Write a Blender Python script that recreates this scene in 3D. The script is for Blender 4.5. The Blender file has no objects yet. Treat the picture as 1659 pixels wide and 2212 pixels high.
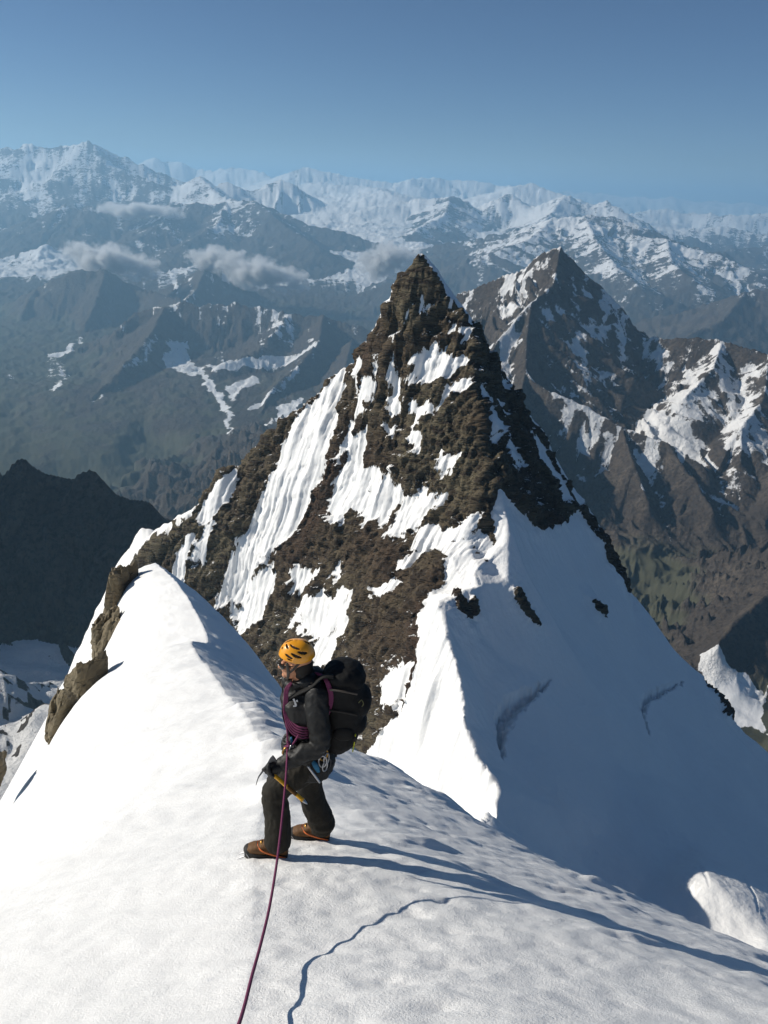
import bpy, bmesh, math, random
import numpy as np
from mathutils import Vector, Matrix
from mathutils.geometry import delaunay_2d_cdt

random.seed(7)
rng = np.random.default_rng(11)
scene = bpy.context.scene
COL = scene.collection

# ------------------------------------------------------------------ camera
PITCH, ROLL = math.radians(20.9), math.radians(2.35)
FPX, CU, CV = 1836.0, 829.5, 1106.0          # focal length and centre on a 1659 x 2212 survey grid
CAM = np.array([0.0, 0.0, 1.7])
FWD = np.array([0, math.cos(PITCH), -math.sin(PITCH)])
_R0 = np.array([1.0, 0, 0]); _U0 = np.cross(_R0, FWD)
RIGHT = _R0 * math.cos(ROLL) + _U0 * math.sin(ROLL)
UP = -_R0 * math.sin(ROLL) + _U0 * math.cos(ROLL)
cd = bpy.data.cameras.new('camera'); cam = bpy.data.objects.new('camera', cd); COL.objects.link(cam)
cd.sensor_fit = 'VERTICAL'; cd.sensor_height = 36.0; cd.lens = 36.0 * FPX / 2212
cd.clip_start = 0.05; cd.clip_end = 200000
M = Matrix.Identity(4)
for i in range(3):
    M[i][0] = RIGHT[i]; M[i][1] = UP[i]; M[i][2] = -FWD[i]; M[i][3] = CAM[i]
cam.matrix_world = M
scene.camera = cam

# ------------------------------------------------------------------ light
SUN_EL, SUN_AZ = math.radians(29.0), math.radians(8.0)     # from the left, a little ahead
SUN = np.array([-math.cos(SUN_EL) * math.cos(SUN_AZ), math.cos(SUN_EL) * math.sin(SUN_AZ), math.sin(SUN_EL)])
world = bpy.data.worlds.new('World'); scene.world = world; world.use_nodes = True
wn = world.node_tree.nodes; wl = world.node_tree.links; wn.clear()
sky = wn.new('ShaderNodeTexSky'); sky.sky_type = 'NISHITA'; sky.sun_disc = False
sky.sun_elevation = SUN_EL; sky.sun_rotation = math.atan2(SUN[0], SUN[1])
sky.altitude = 3300; sky.air_density = 0.9; sky.dust_density = 0.0; sky.ozone_density = 5.0
bg = wn.new('ShaderNodeBackground'); bg.inputs['Strength'].default_value = 0.060
wo = wn.new('ShaderNodeOutputWorld')
wl.new(sky.outputs[0], bg.inputs[0]); wl.new(bg.outputs[0], wo.inputs[0])
ld = bpy.data.lights.new('sun', 'SUN'); lo = bpy.data.objects.new('sun', ld); COL.objects.link(lo)
ld.energy = 5.0; ld.angle = math.radians(0.53); ld.color = (1.0, 0.94, 0.84)
lo.rotation_euler = Vector(tuple(SUN)).to_track_quat('Z', 'Y').to_euler()
vs = scene.view_settings
vs.view_transform = 'Standard'; vs.look = 'None'; vs.gamma = 1.0; vs.exposure = 0.14; vs.use_curve_mapping = False
cy = scene.cycles
cy.use_denoising = True
cy.max_bounces = 5; cy.diffuse_bounces = 3; cy.volume_bounces = 2; cy.transparent_max_bounces = 12
cy.use_adaptive_sampling = False

# ------------------------------------------------------------------ helpers
def P(u, v, y):
    """survey point: sight line through grid point (u, v), y metres ahead"""
    d = FWD + RIGHT * ((u - CU) / FPX) - UP * ((v - CV) / FPX)
    return CAM + d * (y / d[1])
def raydir(u, v):
    return FWD + RIGHT * ((u - CU) / FPX) - UP * ((v - CV) / FPX)

def _h(ix, iy, iz, seed):
    h = ((ix * 374761393 + iy * 668265263 + iz * 1440670441 + seed * 1274126177) & 0xffffffff).astype(np.uint32)
    h = (h ^ (h >> 13)) * np.uint32(1274126177)
    h = (h ^ (h >> 16)) * np.uint32(2246822519)
    return h ^ (h >> 15)
_GC = np.cos(np.arange(256) * math.pi / 128); _GS = np.sin(np.arange(256) * math.pi / 128)
def n2(x, y, seed=0):
    x = np.asarray(x, float); y = np.asarray(y, float)
    x0 = np.floor(x); y0 = np.floor(y); fx = x - x0; fy = y - y0
    ix = x0.astype(np.int64); iy = y0.astype(np.int64)
    u = fx * fx * fx * (fx * (fx * 6 - 15) + 10); v = fy * fy * fy * (fy * (fy * 6 - 15) + 10)
    def g(a, b):
        k = _h(ix + a, iy + b, 0, seed) & 255
        return _GC[k] * (fx - a) + _GS[k] * (fy - b)
    a, b, c, d = g(0, 0), g(1, 0), g(0, 1), g(1, 1)
    return 1.5 * ((a + (b - a) * u) * (1 - v) + (c + (d - c) * u) * v)
def n3(x, y, z, seed=0):
    x0 = np.floor(x); y0 = np.floor(y); z0 = np.floor(z); fx = x - x0; fy = y - y0; fz = z - z0
    ix = x0.astype(np.int64); iy = y0.astype(np.int64); iz = z0.astype(np.int64)
    s = lambda t: t * t * t * (t * (t * 6 - 15) + 10)
    u, v, w = s(fx), s(fy), s(fz); out = 0
    for a in (0, 1):
        for b in (0, 1):
            for c in (0, 1):
                h = _h(ix + a, iy + b, iz + c, seed)
                gx = ((h & 255) / 127.5 - 1); gy = (((h >> 8) & 255) / 127.5 - 1); gz = (((h >> 16) & 255) / 127.5 - 1)
                wt = (u if a else 1 - u) * (v if b else 1 - v) * (w if c else 1 - w)
                out = out + wt * (gx * (fx - a) + gy * (fy - b) + gz * (fz - c))
    return out * 1.4
def fbm2(x, y, oct=5, seed=0, gain=0.5, lac=2.03, ridged=False):
    a, s, t = 1.0, 0, 0
    for i in range(oct):
        n = n2(x, y, seed + i * 17)
        if ridged: n = 1 - 2 * np.abs(n)
        s = s + a * n; t += a; a *= gain; x = x * lac + 3.7; y = y * lac - 1.9
    return s / t
def fbm3(x, y, z, oct=5, seed=0, gain=0.5, lac=2.03, ridged=False):
    a, s, t = 1.0, 0, 0
    for i in range(oct):
        n = n3(x, y, z, seed + i * 17)
        if ridged: n = 1 - 2 * np.abs(n)
        s = s + a * n; t += a; a *= gain; x = x * lac + 3.7; y = y * lac - 1.9; z = z * lac + 0.7
    return s / t
def worley3(x, y, z, seed=0):
    """broken blocks: each cell has its own step height and tilt"""
    ix, iy, iz = np.floor(x), np.floor(y), np.floor(z); best = np.full(x.shape, 1e9); val = np.zeros(x.shape)
    for a in (-1, 0, 1):
        for b in (-1, 0, 1):
            for c in (-1, 0, 1):
                h = _h((ix + a).astype(np.int64), (iy + b).astype(np.int64), (iz + c).astype(np.int64), seed)
                fx = x - ix - a - (h & 255) / 255.0; fy = y - iy - b - ((h >> 8) & 255) / 255.0; fz = z - iz - c - ((h >> 16) & 255) / 255.0
                d = fx * fx + fy * fy + fz * fz; k = d < best; best = np.where(k, d, best)
                h2 = _h(h.astype(np.int64), h.astype(np.int64) >> 3, 0, seed + 5)
                v = ((h2 & 255) / 127.5 - 1) * 0.6 + (((h2 >> 8) & 255) / 127.5 - 1) * fx + (((h2 >> 16) & 255) / 127.5 - 1) * fy + (((h2 >> 24) & 255) / 127.5 - 1) * fz
                val = np.where(k, v, val)
    return val
def sstep(a, b, x):
    t = np.clip((x - a) / (b - a), 0, 1); return t * t * (3 - 2 * t)

def put(o, parent=None, label=None, cat=None, group=None, kind=None):
    if o.name not in COL.objects: COL.objects.link(o)
    if parent: o.parent = parent
    for k, v in (('label', label), ('category', cat), ('group', group), ('kind', kind)):
        if v: o[k] = v
    return o
def grid_mesh(name, V, mat, attrs=None, keep=None, smooth=True):
    """V: (n, m, 3) lattice -> one mesh of quads"""
    n, m = V.shape[:2]
    idx = np.arange(n * m).reshape(n, m)
    Q = np.stack([idx[:-1, :-1], idx[:-1, 1:], idx[1:, 1:], idx[1:, :-1]], -1).reshape(-1, 4)
    W = V.reshape(-1, 3); A = {k: a.reshape(-1) for k, a in (attrs or {}).items()}
    if keep is not None:
        Q = Q[keep.reshape(-1)]
        used = np.zeros(len(W), bool); used[Q.reshape(-1)] = True
        remap = np.cumsum(used) - 1
        Q = remap[Q]; W = W[used]; A = {k: a[used] for k, a in A.items()}
    me = bpy.data.meshes.new(name)
    me.vertices.add(len(W)); me.vertices.foreach_set('co', W.astype(np.float32).reshape(-1))
    me.loops.add(len(Q) * 4); me.loops.foreach_set('vertex_index', Q.astype(np.int32).reshape(-1))
    me.polygons.add(len(Q))
    me.polygons.foreach_set('loop_start', np.arange(0, len(Q) * 4, 4, dtype=np.int32))
    me.polygons.foreach_set('use_smooth', np.full(len(Q), smooth))
    me.update(calc_edges=True)
    for k, a in A.items():
        at = me.attributes.new(k, 'FLOAT', 'POINT'); at.data.foreach_set('value', a.astype(np.float32))
    me.materials.append(mat)
    return bpy.data.objects.new(name, me)
def normals(V):
    dx = np.gradient(V, axis=1); dy = np.gradient(V, axis=0)
    N = np.cross(dx, dy); N /= np.linalg.norm(N, axis=-1, keepdims=True) + 1e-12
    N[N[..., 2] < 0] *= -1
    return N
def seg_sdf(px, py, poly):
    """signed distance to a polygon, positive inside"""
    d = np.full(px.shape, 1e9); ins = np.zeros(px.shape, bool)
    k = len(poly)
    for i in range(k):
        ax, ay = poly[i]; bx_, by_ = poly[(i + 1) % k]
        ex, ey = bx_ - ax, by_ - ay; wx, wy = px - ax, py - ay
        t = np.clip((wx * ex + wy * ey) / (ex * ex + ey * ey + 1e-9), 0, 1)
        d = np.minimum(d, (wx - ex * t) ** 2 + (wy - ey * t) ** 2)
        c = ((ay > py) != (by_ > py))
        if abs(ey) > 1e-12: ins ^= c & (px < ex * (py - ay) / ey + ax)
    d = np.sqrt(d)
    return np.where(ins, d, -d)

# ------------------------------------------------------------------ materials
def nt(name):
    m = bpy.data.materials.new(name); m.use_nodes = True
    n = m.node_tree.nodes; n.clear()
    out = n.new('ShaderNodeOutputMaterial')
    return m, n, m.node_tree.links, out
def node(n, typ, **kw):
    x = n.new(typ)
    for k, v in kw.items():
        if k.startswith('i_'):
            key = k[2:]; key = int(key) if key.isdigit() else key
            x.inputs[key].default_value = v
        else: setattr(x, k, v)
    return x
def noise_tex(n, l, vec, scale, detail=6, rough=0.55):
    t = node(n, 'ShaderNodeTexNoise'); t.inputs['Scale'].default_value = scale
    t.inputs['Detail'].default_value = detail; t.inputs['Roughness'].default_value = rough
    l.new(vec, t.inputs['Vector']); return t.outputs['Fac']
def ramp(n, l, fac, stops):
    r = n.new('ShaderNodeValToRGB'); e = r.color_ramp.elements
    while len(e) < len(stops): e.new(0.5)
    for el, (p, c) in zip(e, stops): el.position = p; el.color = (*c, 1) if len(c) == 3 else c
    l.new(fac, r.inputs[0]); return r.outputs[0]
def math_n(n, l, op, a, b=None, clamp=False):
    x = n.new('ShaderNodeMath'); x.operation = op; x.use_clamp = clamp
    for i, s in enumerate((a, b)):
        if s is None: continue
        if isinstance(s, (int, float)): x.inputs[i].default_value = s
        else: l.new(s, x.inputs[i])
    return x.outputs[0]
def mix_c(n, l, fac, a, b):
    x = n.new('ShaderNodeMix'); x.data_type = 'RGBA'
    if isinstance(fac, (int, float)): x.inputs[0].default_value = fac
    else: l.new(fac, x.inputs[0])
    for i, s in ((6, a), (7, b)):
        if isinstance(s, tuple): x.inputs[i].default_value = (*s, 1)
        else: l.new(s, x.inputs[i])
    return x.outputs[2]
def maprange(n, l, v, a, b, c=0.0, d=1.0):
    x = n.new('ShaderNodeMapRange'); x.interpolation_type = 'SMOOTHSTEP'
    l.new(v, x.inputs[0]); x.inputs[1].default_value = a; x.inputs[2].default_value = b
    x.inputs[3].default_value = c; x.inputs[4].default_value = d; return x.outputs[0]

SNOW = (0.86, 0.87, 0.885)
def snow_material():
    m, n, l, out = nt('wind_packed_snow')
    b = n.new('ShaderNodeBsdfPrincipled'); l.new(b.outputs[0], out.inputs[0])
    geo = n.new('ShaderNodeNewGeometry'); pos = geo.outputs['Position']
    big = noise_tex(n, l, pos, 0.9, 5)
    c = mix_c(n, l, big, (0.80, 0.80, 0.79), (0.895, 0.89, 0.875))
    # little grey flecks of rime and grit
    f = noise_tex(n, l, pos, 9.0, 3)
    fm = maprange(n, l, f, 0.70, 0.78)
    c = mix_c(n, l, math_n(n, l, 'MULTIPLY', fm, 0.35), c, (0.62, 0.64, 0.67))
    l.new(c, b.inputs['Base Color'])
    b.inputs['Roughness'].default_value = 0.62; b.inputs['Specular IOR Level'].default_value = 0.25
    g1 = noise_tex(n, l, pos, 70.0, 4, 0.75); g2 = noise_tex(n, l, pos, 9.0, 5, 0.6)
    h = math_n(n, l, 'ADD', math_n(n, l, 'MULTIPLY', g1, 0.017), math_n(n, l, 'MULTIPLY', g2, 0.026))
    bp = node(n, 'ShaderNodeBump'); bp.inputs['Strength'].default_value = 0.55; bp.inputs['Distance'].default_value = 1.0
    l.new(h, bp.inputs['Height']); l.new(bp.outputs[0], b.inputs['Normal'])
    return m
def rock_nodes(n, l, pos, s, warm=1.0):
    """olive brown gneiss, s = size of the pieces in metres"""
    mp = node(n, 'ShaderNodeMapping'); mp.inputs['Rotation'].default_value = (0.5, 0.35, 0.6); mp.inputs['Scale'].default_value = (0.45, 1.1, 2.6)
    l.new(pos, mp.inputs[0])
    a = noise_tex(n, l, pos, 0.055 / s, 6); b = noise_tex(n, l, mp.outputs[0], 0.5 / s, 7, 0.58)
    c1 = ramp(n, l, a, [(0.38, (0.062 * warm, 0.038, 0.024)), (0.48, (0.084, 0.062, 0.038)), (0.60, (0.115, 0.096, 0.060))])
    c = mix_c(n, l, maprange(n, l, b, 0.36, 0.55), (0.030, 0.021, 0.014), c1)
    fr = noise_tex(n, l, mp.outputs[0], 2.2 / s, 6, 0.7)
    c = mix_c(n, l, maprange(n, l, fr, 0.34, 0.50), (0.034, 0.025, 0.017), c)
    vor = node(n, 'ShaderNodeTexVoronoi', feature='DISTANCE_TO_EDGE'); vor.inputs['Scale'].default_value = 0.55 / s
    l.new(mp.outputs[0], vor.inputs['Vector'])
    h = math_n(n, l, 'ADD', math_n(n, l, 'MULTIPLY', b, 1.3), math_n(n, l, 'MULTIPLY', maprange(n, l, vor.outputs[0], 0.0, 0.12), 0.25))
    fine = noise_tex(n, l, pos, 4.0 / s, 5, 0.7)
    h = math_n(n, l, 'ADD', h, math_n(n, l, 'MULTIPLY', fine, 0.12))
    return c, h
def peak_material():
    m, n, l, out = nt('gneiss_and_snow')
    b = n.new('ShaderNodeBsdfPrincipled'); l.new(b.outputs[0], out.inputs[0])
    pos = n.new('ShaderNodeNewGeometry').outputs['Position']
    at = node(n, 'ShaderNodeAttribute', attribute_name='snow').outputs['Fac']
    c, h = rock_nodes(n, l, pos, 3.2)
    edge = noise_tex(n, l, pos, 0.9, 6, 0.65)
    s = math_n(n, l, 'ADD', at, math_n(n, l, 'MULTIPLY', math_n(n, l, 'SUBTRACT', edge, 0.5), 0.9))
    s = maprange(n, l, s, 0.44, 0.56)
    sc = mix_c(n, l, noise_tex(n, l, pos, 0.05, 4), (0.81, 0.805, 0.79), (0.88, 0.875, 0.86))
    l.new(mix_c(n, l, s, c, sc), b.inputs['Base Color'])
    b.inputs['Roughness'].default_value = 0.8; b.inputs['Specular IOR Level'].default_value = 0.2
    sh = noise_tex(n, l, pos, 0.45, 8, 0.62)
    hh = n.new('ShaderNodeMix'); hh.data_type = 'FLOAT'
    l.new(s, hh.inputs[0]); l.new(math_n(n, l, 'MULTIPLY', h, 1.5), hh.inputs[2]); l.new(math_n(n, l, 'ADD', math_n(n, l, 'MULTIPLY', sh, 0.26), 0.6), hh.inputs[3])
    bp = node(n, 'ShaderNodeBump'); bp.inputs['Strength'].default_value = 0.9; bp.inputs['Distance'].default_value = 1.5
    l.new(hh.outputs[0], bp.inputs['Height']); l.new(bp.outputs[0], b.inputs['Normal'])
    return m
def outcrop_material():
    m, n, l, out = nt('brown_gneiss')
    b = n.new('ShaderNodeBsdfPrincipled'); l.new(b.outputs[0], out.inputs[0])
    pos = n.new('ShaderNodeNewGeometry').outputs['Position']
    c, h = rock_nodes(n, l, pos, 0.5)
    c = mix_c(n, l, 0.5, c, (0.24, 0.195, 0.115))
    l.new(c, b.inputs['Base Color']); b.inputs['Roughness'].default_value = 0.85
    bp = node(n, 'ShaderNodeBump'); bp.inputs['Strength'].default_value = 0.8; bp.inputs['Distance'].default_value = 0.2
    l.new(h, bp.inputs['Height']); l.new(bp.outputs[0], b.inputs['Normal'])
    return m
def land_material():
    m, n, l, out = nt('alpine_land')
    b = n.new('ShaderNodeBsdfPrincipled'); l.new(b.outputs[0], out.inputs[0])
    pos = n.new('ShaderNodeNewGeometry').outputs['Position']
    snow = node(n, 'ShaderNodeAttribute', attribute_name='snow').outputs['Fac']
    green = node(n, 'ShaderNodeAttribute', attribute_name='green').outputs['Fac']
    a = noise_tex(n, l, pos, 0.004, 8, 0.6); bb = noise_tex(n, l, pos, 0.03, 8, 0.65)
    rock = ramp(n, l, a, [(0.32, (0.056, 0.046, 0.038)), (0.5, (0.10, 0.082, 0.066)), (0.7, (0.155, 0.130, 0.102))])
    rock = mix_c(n, l, maprange(n, l, bb, 0.36, 0.64), (0.07, 0.06, 0.052), rock)
    cc = noise_tex(n, l, pos, 0.11, 8, 0.7)
    rock = mix_c(n, l, maprange(n, l, cc, 0.36, 0.56), (0.045, 0.036, 0.030), rock)
    grass = mix_c(n, l, bb, (0.046, 0.049, 0.031), (0.082, 0.080, 0.054))
    g = maprange(n, l, math_n(n, l, 'ADD', green, math_n(n, l, 'MULTIPLY', math_n(n, l, 'SUBTRACT', a, 0.5), 0.9)), 0.35, 0.65)
    c = mix_c(n, l, g, rock, grass)
    e = noise_tex(n, l, pos, 0.012, 10, 0.78)
    s = maprange(n, l, math_n(n, l, 'ADD', snow, math_n(n, l, 'MULTIPLY', math_n(n, l, 'SUBTRACT', e, 0.5), 1.25)), 0.47, 0.55)
    l.new(mix_c(n, l, s, c, (0.80, 0.80, 0.80)), b.inputs['Base Color'])
    b.inputs['Roughness'].default_value = 0.9; b.inputs['Specular IOR Level'].default_value = 0.1
    bp = node(n, 'ShaderNodeBump'); l.new(math_n(n, l, 'SUBTRACT', 0.85, math_n(n, l, 'MULTIPLY', g, 0.68)), bp.inputs['Strength']); bp.inputs['Distance'].default_value = 20.0
    l.new(math_n(n, l, 'ADD', math_n(n, l, 'ADD', bb, math_n(n, l, 'MULTIPLY', cc, 0.45)), math_n(n, l, 'MULTIPLY', a, 2.0)), bp.inputs['Height']); l.new(bp.outputs[0], b.inputs['Normal'])
    return m
def plain(name, col, rough=0.6, metal=0.0, vary=0.25, scale=30.0, bump=0.0, bscale=200.0, spec=0.4, coat=0.0):
    m, n, l, out = nt(name)
    b = n.new('ShaderNodeBsdfPrincipled'); l.new(b.outputs[0], out.inputs[0])
    tc = n.new('ShaderNodeTexCoord').outputs['Object']
    f = noise_tex(n, l, tc, scale, 5)
    d = tuple(x * (1 - vary) for x in col); u = tuple(min(1, x * (1 + vary)) for x in col)
    l.new(mix_c(n, l, f, d, u), b.inputs['Base Color'])
    b.inputs['Roughness'].default_value = rough; b.inputs['Metallic'].default_value = metal
    b.inputs['Specular IOR Level'].default_value = spec; b.inputs['Coat Weight'].default_value = coat
    if bump:
        bp = node(n, 'ShaderNodeBump'); bp.inputs['Strength'].default_value = bump; bp.inputs['Distance'].default_value = 0.01
        l.new(noise_tex(n, l, tc, bscale, 4), bp.inputs['Height']); l.new(bp.outputs[0], b.inputs['Normal'])
    return m
M_SNOW = snow_material(); M_PEAK = peak_material(); M_LAND = land_material(); M_ROCK = outcrop_material()

# ------------------------------------------------------------------ the snow ridge under the climbers
def catmull(C, T):
    """C: (k, ...) control values, T: parameters in [0, k-1]"""
    k = len(C); i = np.clip(np.floor(T).astype(int), 0, k - 2); t = (T - i)
    t = t.reshape(t.shape + (1,) * (C.ndim - 1))
    p0 = C[np.maximum(i - 1, 0)]; p1 = C[i]; p2 = C[i + 1]; p3 = C[np.minimum(i + 2, k - 1)]
    return 0.5 * (2 * p1 + (p2 - p0) * t + (2 * p0 - 5 * p1 + 4 * p2 - p3) * t ** 2 + (3 * p1 - p0 - 3 * p2 + p3) * t ** 3)
# crest point, then: left inner/outer angle, left width, right crest angle, right inner angle, right width, right outer angle
R_ST = [
    ((0.55, -4.0, 1.9),            (6, 20, 5.0, 4, 14, 6.0, 50)),
    ((0.10, 0.0, 0.0),             (6, 20, 5.0, 4, 16, 6.0, 50)),
    (P(525, 2300, 2.2),            (8, 22, 4.5, 4, 19, 5.5, 50)),
    (P(540, 2040, 3.4),            (9, 23, 4.2, 5, 20, 5.2, 50)),
    (P(548, 1838, 5.0),            (9, 24, 3.8, 6, 20, 4.6, 52)),
    (P(566, 1715, 6.7),            (10, 25, 3.2, 9, 22, 3.3, 54)),
    (P(555, 1605, 9.0),            (10, 26, 2.7, 14, 26, 2.3, 56)),
    (P(500, 1512, 12.0),           (10, 26, 2.9, 24, 33, 1.8, 58)),
    (P(442, 1436, 17.0),           (10, 26, 2.7, 32, 37, 2.0, 60)),
    (P(414, 1386, 22.0),           (9, 26, 2.5, 36, 40, 2.2, 60)),
    (P(449, 1381, 24.5),           (9, 26, 3.3, 36, 40, 1.7, 60)),
    (P(412, 1302, 33.0),           (10, 27, 2.4, 38, 42, 1.8, 60)),
    (P(372, 1248, 40.0),           (10, 28, 1.9, 38, 42, 1.5, 60)),
    (P(338, 1219, 45.0),           (10, 28, 1.5, 38, 44, 1.2, 60)),
    (P(335, 1250, 47.5),           (16, 36, 1.5, 40, 50, 1.2, 62)),
    (P(330, 1420, 52.0),           (30, 50, 1.5, 45, 55, 1.2, 62)),
]
crest = np.array([s[0] for s in R_ST]); prm = np.array([s[1] for s in R_ST], float)
NS, NW = 620, 300
# more rows close to the camera
T = np.interp(np.linspace(0, 1, NS), [0, 0.04, 0.10, 0.42, 0.62, 0.80, 0.97, 1], [0, 1, 2, 4.6, 7, 10, 14, len(R_ST) - 1])
Cc = catmull(crest, T); Pp = np.stack([np.interp(T, np.arange(len(prm)), prm[:, i]) for i in range(7)], 1)
Pp = np.stack([np.convolve(np.pad(Pp[:, i], 9, mode='edge'), np.ones(19) / 19, 'valid') for i in range(7)], 1)
nrm = np.array([0.958, 0.286])
wr = np.concatenate([np.linspace(0, 1, 170)[:-1] ** 1.15 * 7.0, 7 + (np.linspace(0, 1, 56) ** 1.6) * 45])
wl_ = np.concatenate([np.linspace(0, 1, 95)[:-1] * 6.0, 6 + (np.linspace(0, 1, 56) ** 1.6) * 40])
def side(w, a0, a1, a2, ws, k0, brk=None):
    """drop after going w metres out from the crest"""
    ws = ws[:, None]; ang = a0[:, None] + (a1 - a0)[:, None] * sstep(0, k0, w[None] / ws)
    if brk is not None: ang = ang + np.maximum(28.3 - ang, 0) * sstep(0.75, 1.25, w[None] / brk[:, None])
    ang = ang + (a2[:, None] - ang) * sstep(0.82, 1.5, w[None] / ws)
    s = np.tan(np.radians(ang)); dw = np.diff(w)[None]
    return np.concatenate([np.zeros((len(ws), 1)), np.cumsum(0.5 * (s[:, 1:] + s[:, :-1]) * dw, 1)], 1)
BRK = np.interp(Cc[:, 1], [-4, 2.2, 3.4, 5.0, 6.7, 9, 12], [4.5, 3.2, 2.3, 1.25, 0.75, 0.45, 0.3])
dR = side(wr, Pp[:, 3], Pp[:, 4], Pp[:, 6], Pp[:, 5], 0.35, BRK)
dL = side(wl_, Pp[:, 0], Pp[:, 1], np.full(NS, 60.0), Pp[:, 2], 0.9)
W = np.concatenate([-wl_[:0:-1], wr]); D = np.concatenate([dL[:, :0:-1], dR], 1)
V = np.empty((NS, len(W), 3))
V[..., 0] = Cc[:, 0:1] + nrm[0] * W; V[..., 1] = Cc[:, 1:2] + nrm[1] * W; V[..., 2] = Cc[:, 2:3] - D
X, Y = V[..., 0].copy(), V[..., 1].copy()
near = np.exp(-((np.abs(W)[None] - 1.2) / 3.2) ** 2 * 0.6)
# soft round the crest (it is rounded where the snow is trodden), wind bumps, little sastrugi
al, ac = Y * 0.958 - X * 0.286, X * 0.958 + Y * 0.286
amp = 0.05 + 0.05 * sstep(4, 20, Y)
z = 0.13 * fbm2(al / 2.3, ac / 3.0, 4, 5) * (0.4 + near) * (0.35 + 0.65 * sstep(3.5, 9, Y))
z += amp * fbm2(al / 0.75, ac / 1.9, 4, 21, 0.55) * (0.45 + 0.55 * sstep(-1.0, 1.0, W[None]))
sas = fbm2(al / 0.34 + 0.8 * fbm2(al, ac, 2, 3), ac / 1.2, 4, 31, ridged=True)
z += 0.030 * sas * sstep(0.8, 2.0, W[None]) * sstep(4.8, 6.4, Y + 0.25 * W[None])
# ripples of grazing light on the right-hand shoulder
rip = fbm2(al / 0.55, ac / 2.2, 4, 77)
z += 0.10 * np.maximum(rip, 0) * sstep(0.3, 1.2, W[None]) * sstep(5.4, 7.0, Y) * (1 - sstep(13, 18, Y))
z += 0.02 * fbm2(X / 0.18, Y / 0.18, 3, 41)
# a wind lip stands up along the crest behind the climber and throws long streaky shadows
lip = np.clip(0.25 + 1.5 * fbm2(al / 0.7, ac / 3.0, 5, 83, 0.6), 0, 1.3)
z += 0.22 * lip * np.exp(-((W[None] - 0.12 - 0.2 * lip) / 0.30) ** 2) * sstep(6.0, 7.0, Y + 0.3 * W[None]) * (1 - sstep(11, 14, Y))
lip2 = np.clip(1.8 * fbm2(al / 0.5, ac / 1.4, 4, 87) - 0.25, 0, 1)
z += 0.10 * lip2 * sstep(0.6, 1.3, W[None] / BRK[:, None]) * (1 - sstep(3.2, 4.2, W[None])) * sstep(3.0, 4.5, Y)
# crampon scratches about the boots
for k in range(46):
    cx, cyy = rng.uniform(-1.0, 0.35), rng.uniform(4.2, 5.5)
    z -= 0.014 * np.exp(-(((X - cx) / rng.uniform(0.025, 0.07)) ** 2 + ((Y - cyy) / 0.03) ** 2))
# a line of old boot prints on the near slope
for k in range(11):
    s = k / 10.0; cx = 0.05 + 0.32 * math.sin(3 * s) + (0.16 if k % 2 else -0.1); cyy = 2.4 + s * 2.6
    q = ((X - cx) / 0.16) ** 2 + ((Y - cyy) / 0.085) ** 2
    z -= 0.028 * np.exp(-q * 1.6) * (1 + 0.5 * n2(X / 0.06, Y / 0.06, 4))
V[..., 2] += z
FG = V.copy()
ridge = put(grid_mesh('snow_ridge', V, M_SNOW), kind='structure', label='narrow sunlit snow ridge that the climber stands on')
def ground(x, y):
    """height of the snow ridge"""
    d = (FG[..., 0] - x) ** 2 + (FG[..., 1] - y) ** 2
    i = np.argpartition(d.reshape(-1), 4)[:4]; w = 1 / (d.reshape(-1)[i] + 1e-6)
    return float((FG[..., 2].reshape(-1)[i] * w).sum() / w.sum())

# ------------------------------------------------------------------ the pyramid of rock and snow across the gap
TP, TE = [], []
def chain(pts, link=True):
    i0 = len(TP)
    for p in pts: TP.append(np.array(p, float))
    if link: TE.extend((i, i + 1) for i in range(i0, len(TP) - 1))
    return list(range(i0, len(TP)))
SUM = P(908, 535, 400)
iA = chain([SUM] + [P(*a) for a in [(945, 592, 397), (985, 655, 392), (1022, 712, 386), (1024, 835, 369), (1040, 925, 356), (1050, 1030, 339), (1076, 1047, 336),
    (1097, 1118, 326), (1135, 1228, 312), (1096, 1259, 303), (1040, 1263, 296), (978, 1288, 286), (948, 1300, 279), (962, 1345, 270), (996, 1450, 252),
    (1009, 1560, 235), (1040, 1640, 223), (1080, 1697, 213)]])
K = chain([(36, 197, -169), (31, 180, -152), (26, 150, -125), (10, 110, -100), (-6, 70, -50), (-9, 52, -29)])
TE.append((iA[-1], K[0]))
skyC = [(930, 560, 401), (985, 638, 404), (1032, 702, 404), (1066, 778, 405), (1132, 882, 408), (1200, 985, 412), (1262, 1090, 415), (1322, 1190, 418), (1362, 1275, 420),
    (1452, 1385, 420), (1522, 1455, 415), (1592, 1555, 410), (1659, 1612, 405), (1800, 1735, 398)]
iC = chain([P(*a) for a in skyC]); TE.append((iA[0], iC[0]))
skyB = [(872, 590, 402), (846, 650, 404), (822, 712, 406), (806, 740, 410), (768, 783, 420), (720, 812, 425), (640, 880, 430), (580, 945, 432), (518, 1013, 435), (488, 1017, 436),
    (445, 1075, 436), (398, 1105, 436), (345, 1138, 436), (290, 1192, 434), (240, 1290, 430)]
iB = chain([P(*a) for a in skyB]); TE.append((iA[0], iB[0]))
# far sides of the skyline ridges
for a in skyC[::2] + [skyC[-1]]:
    q = P(*a); TP.append(q + np.array([12, 60, -80])); TP.append(q + np.array([20, 140, -200]))
for a in skyB[1::2] + [skyB[-1]]:
    q = P(*a); TP.append(q + np.array([-8, 70, -110])); TP.append(q + np.array([-20, 150, -230]))
TP.append(SUM + np.array([0, 45, -70])); TP.append(SUM + np.array([0, 130, -180]))
for a in [(298, 1106, 482), (348, 1122, 486), (268, 1185, 478), (330, 1170, 470)]: TP.append(P(*a))
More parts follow.
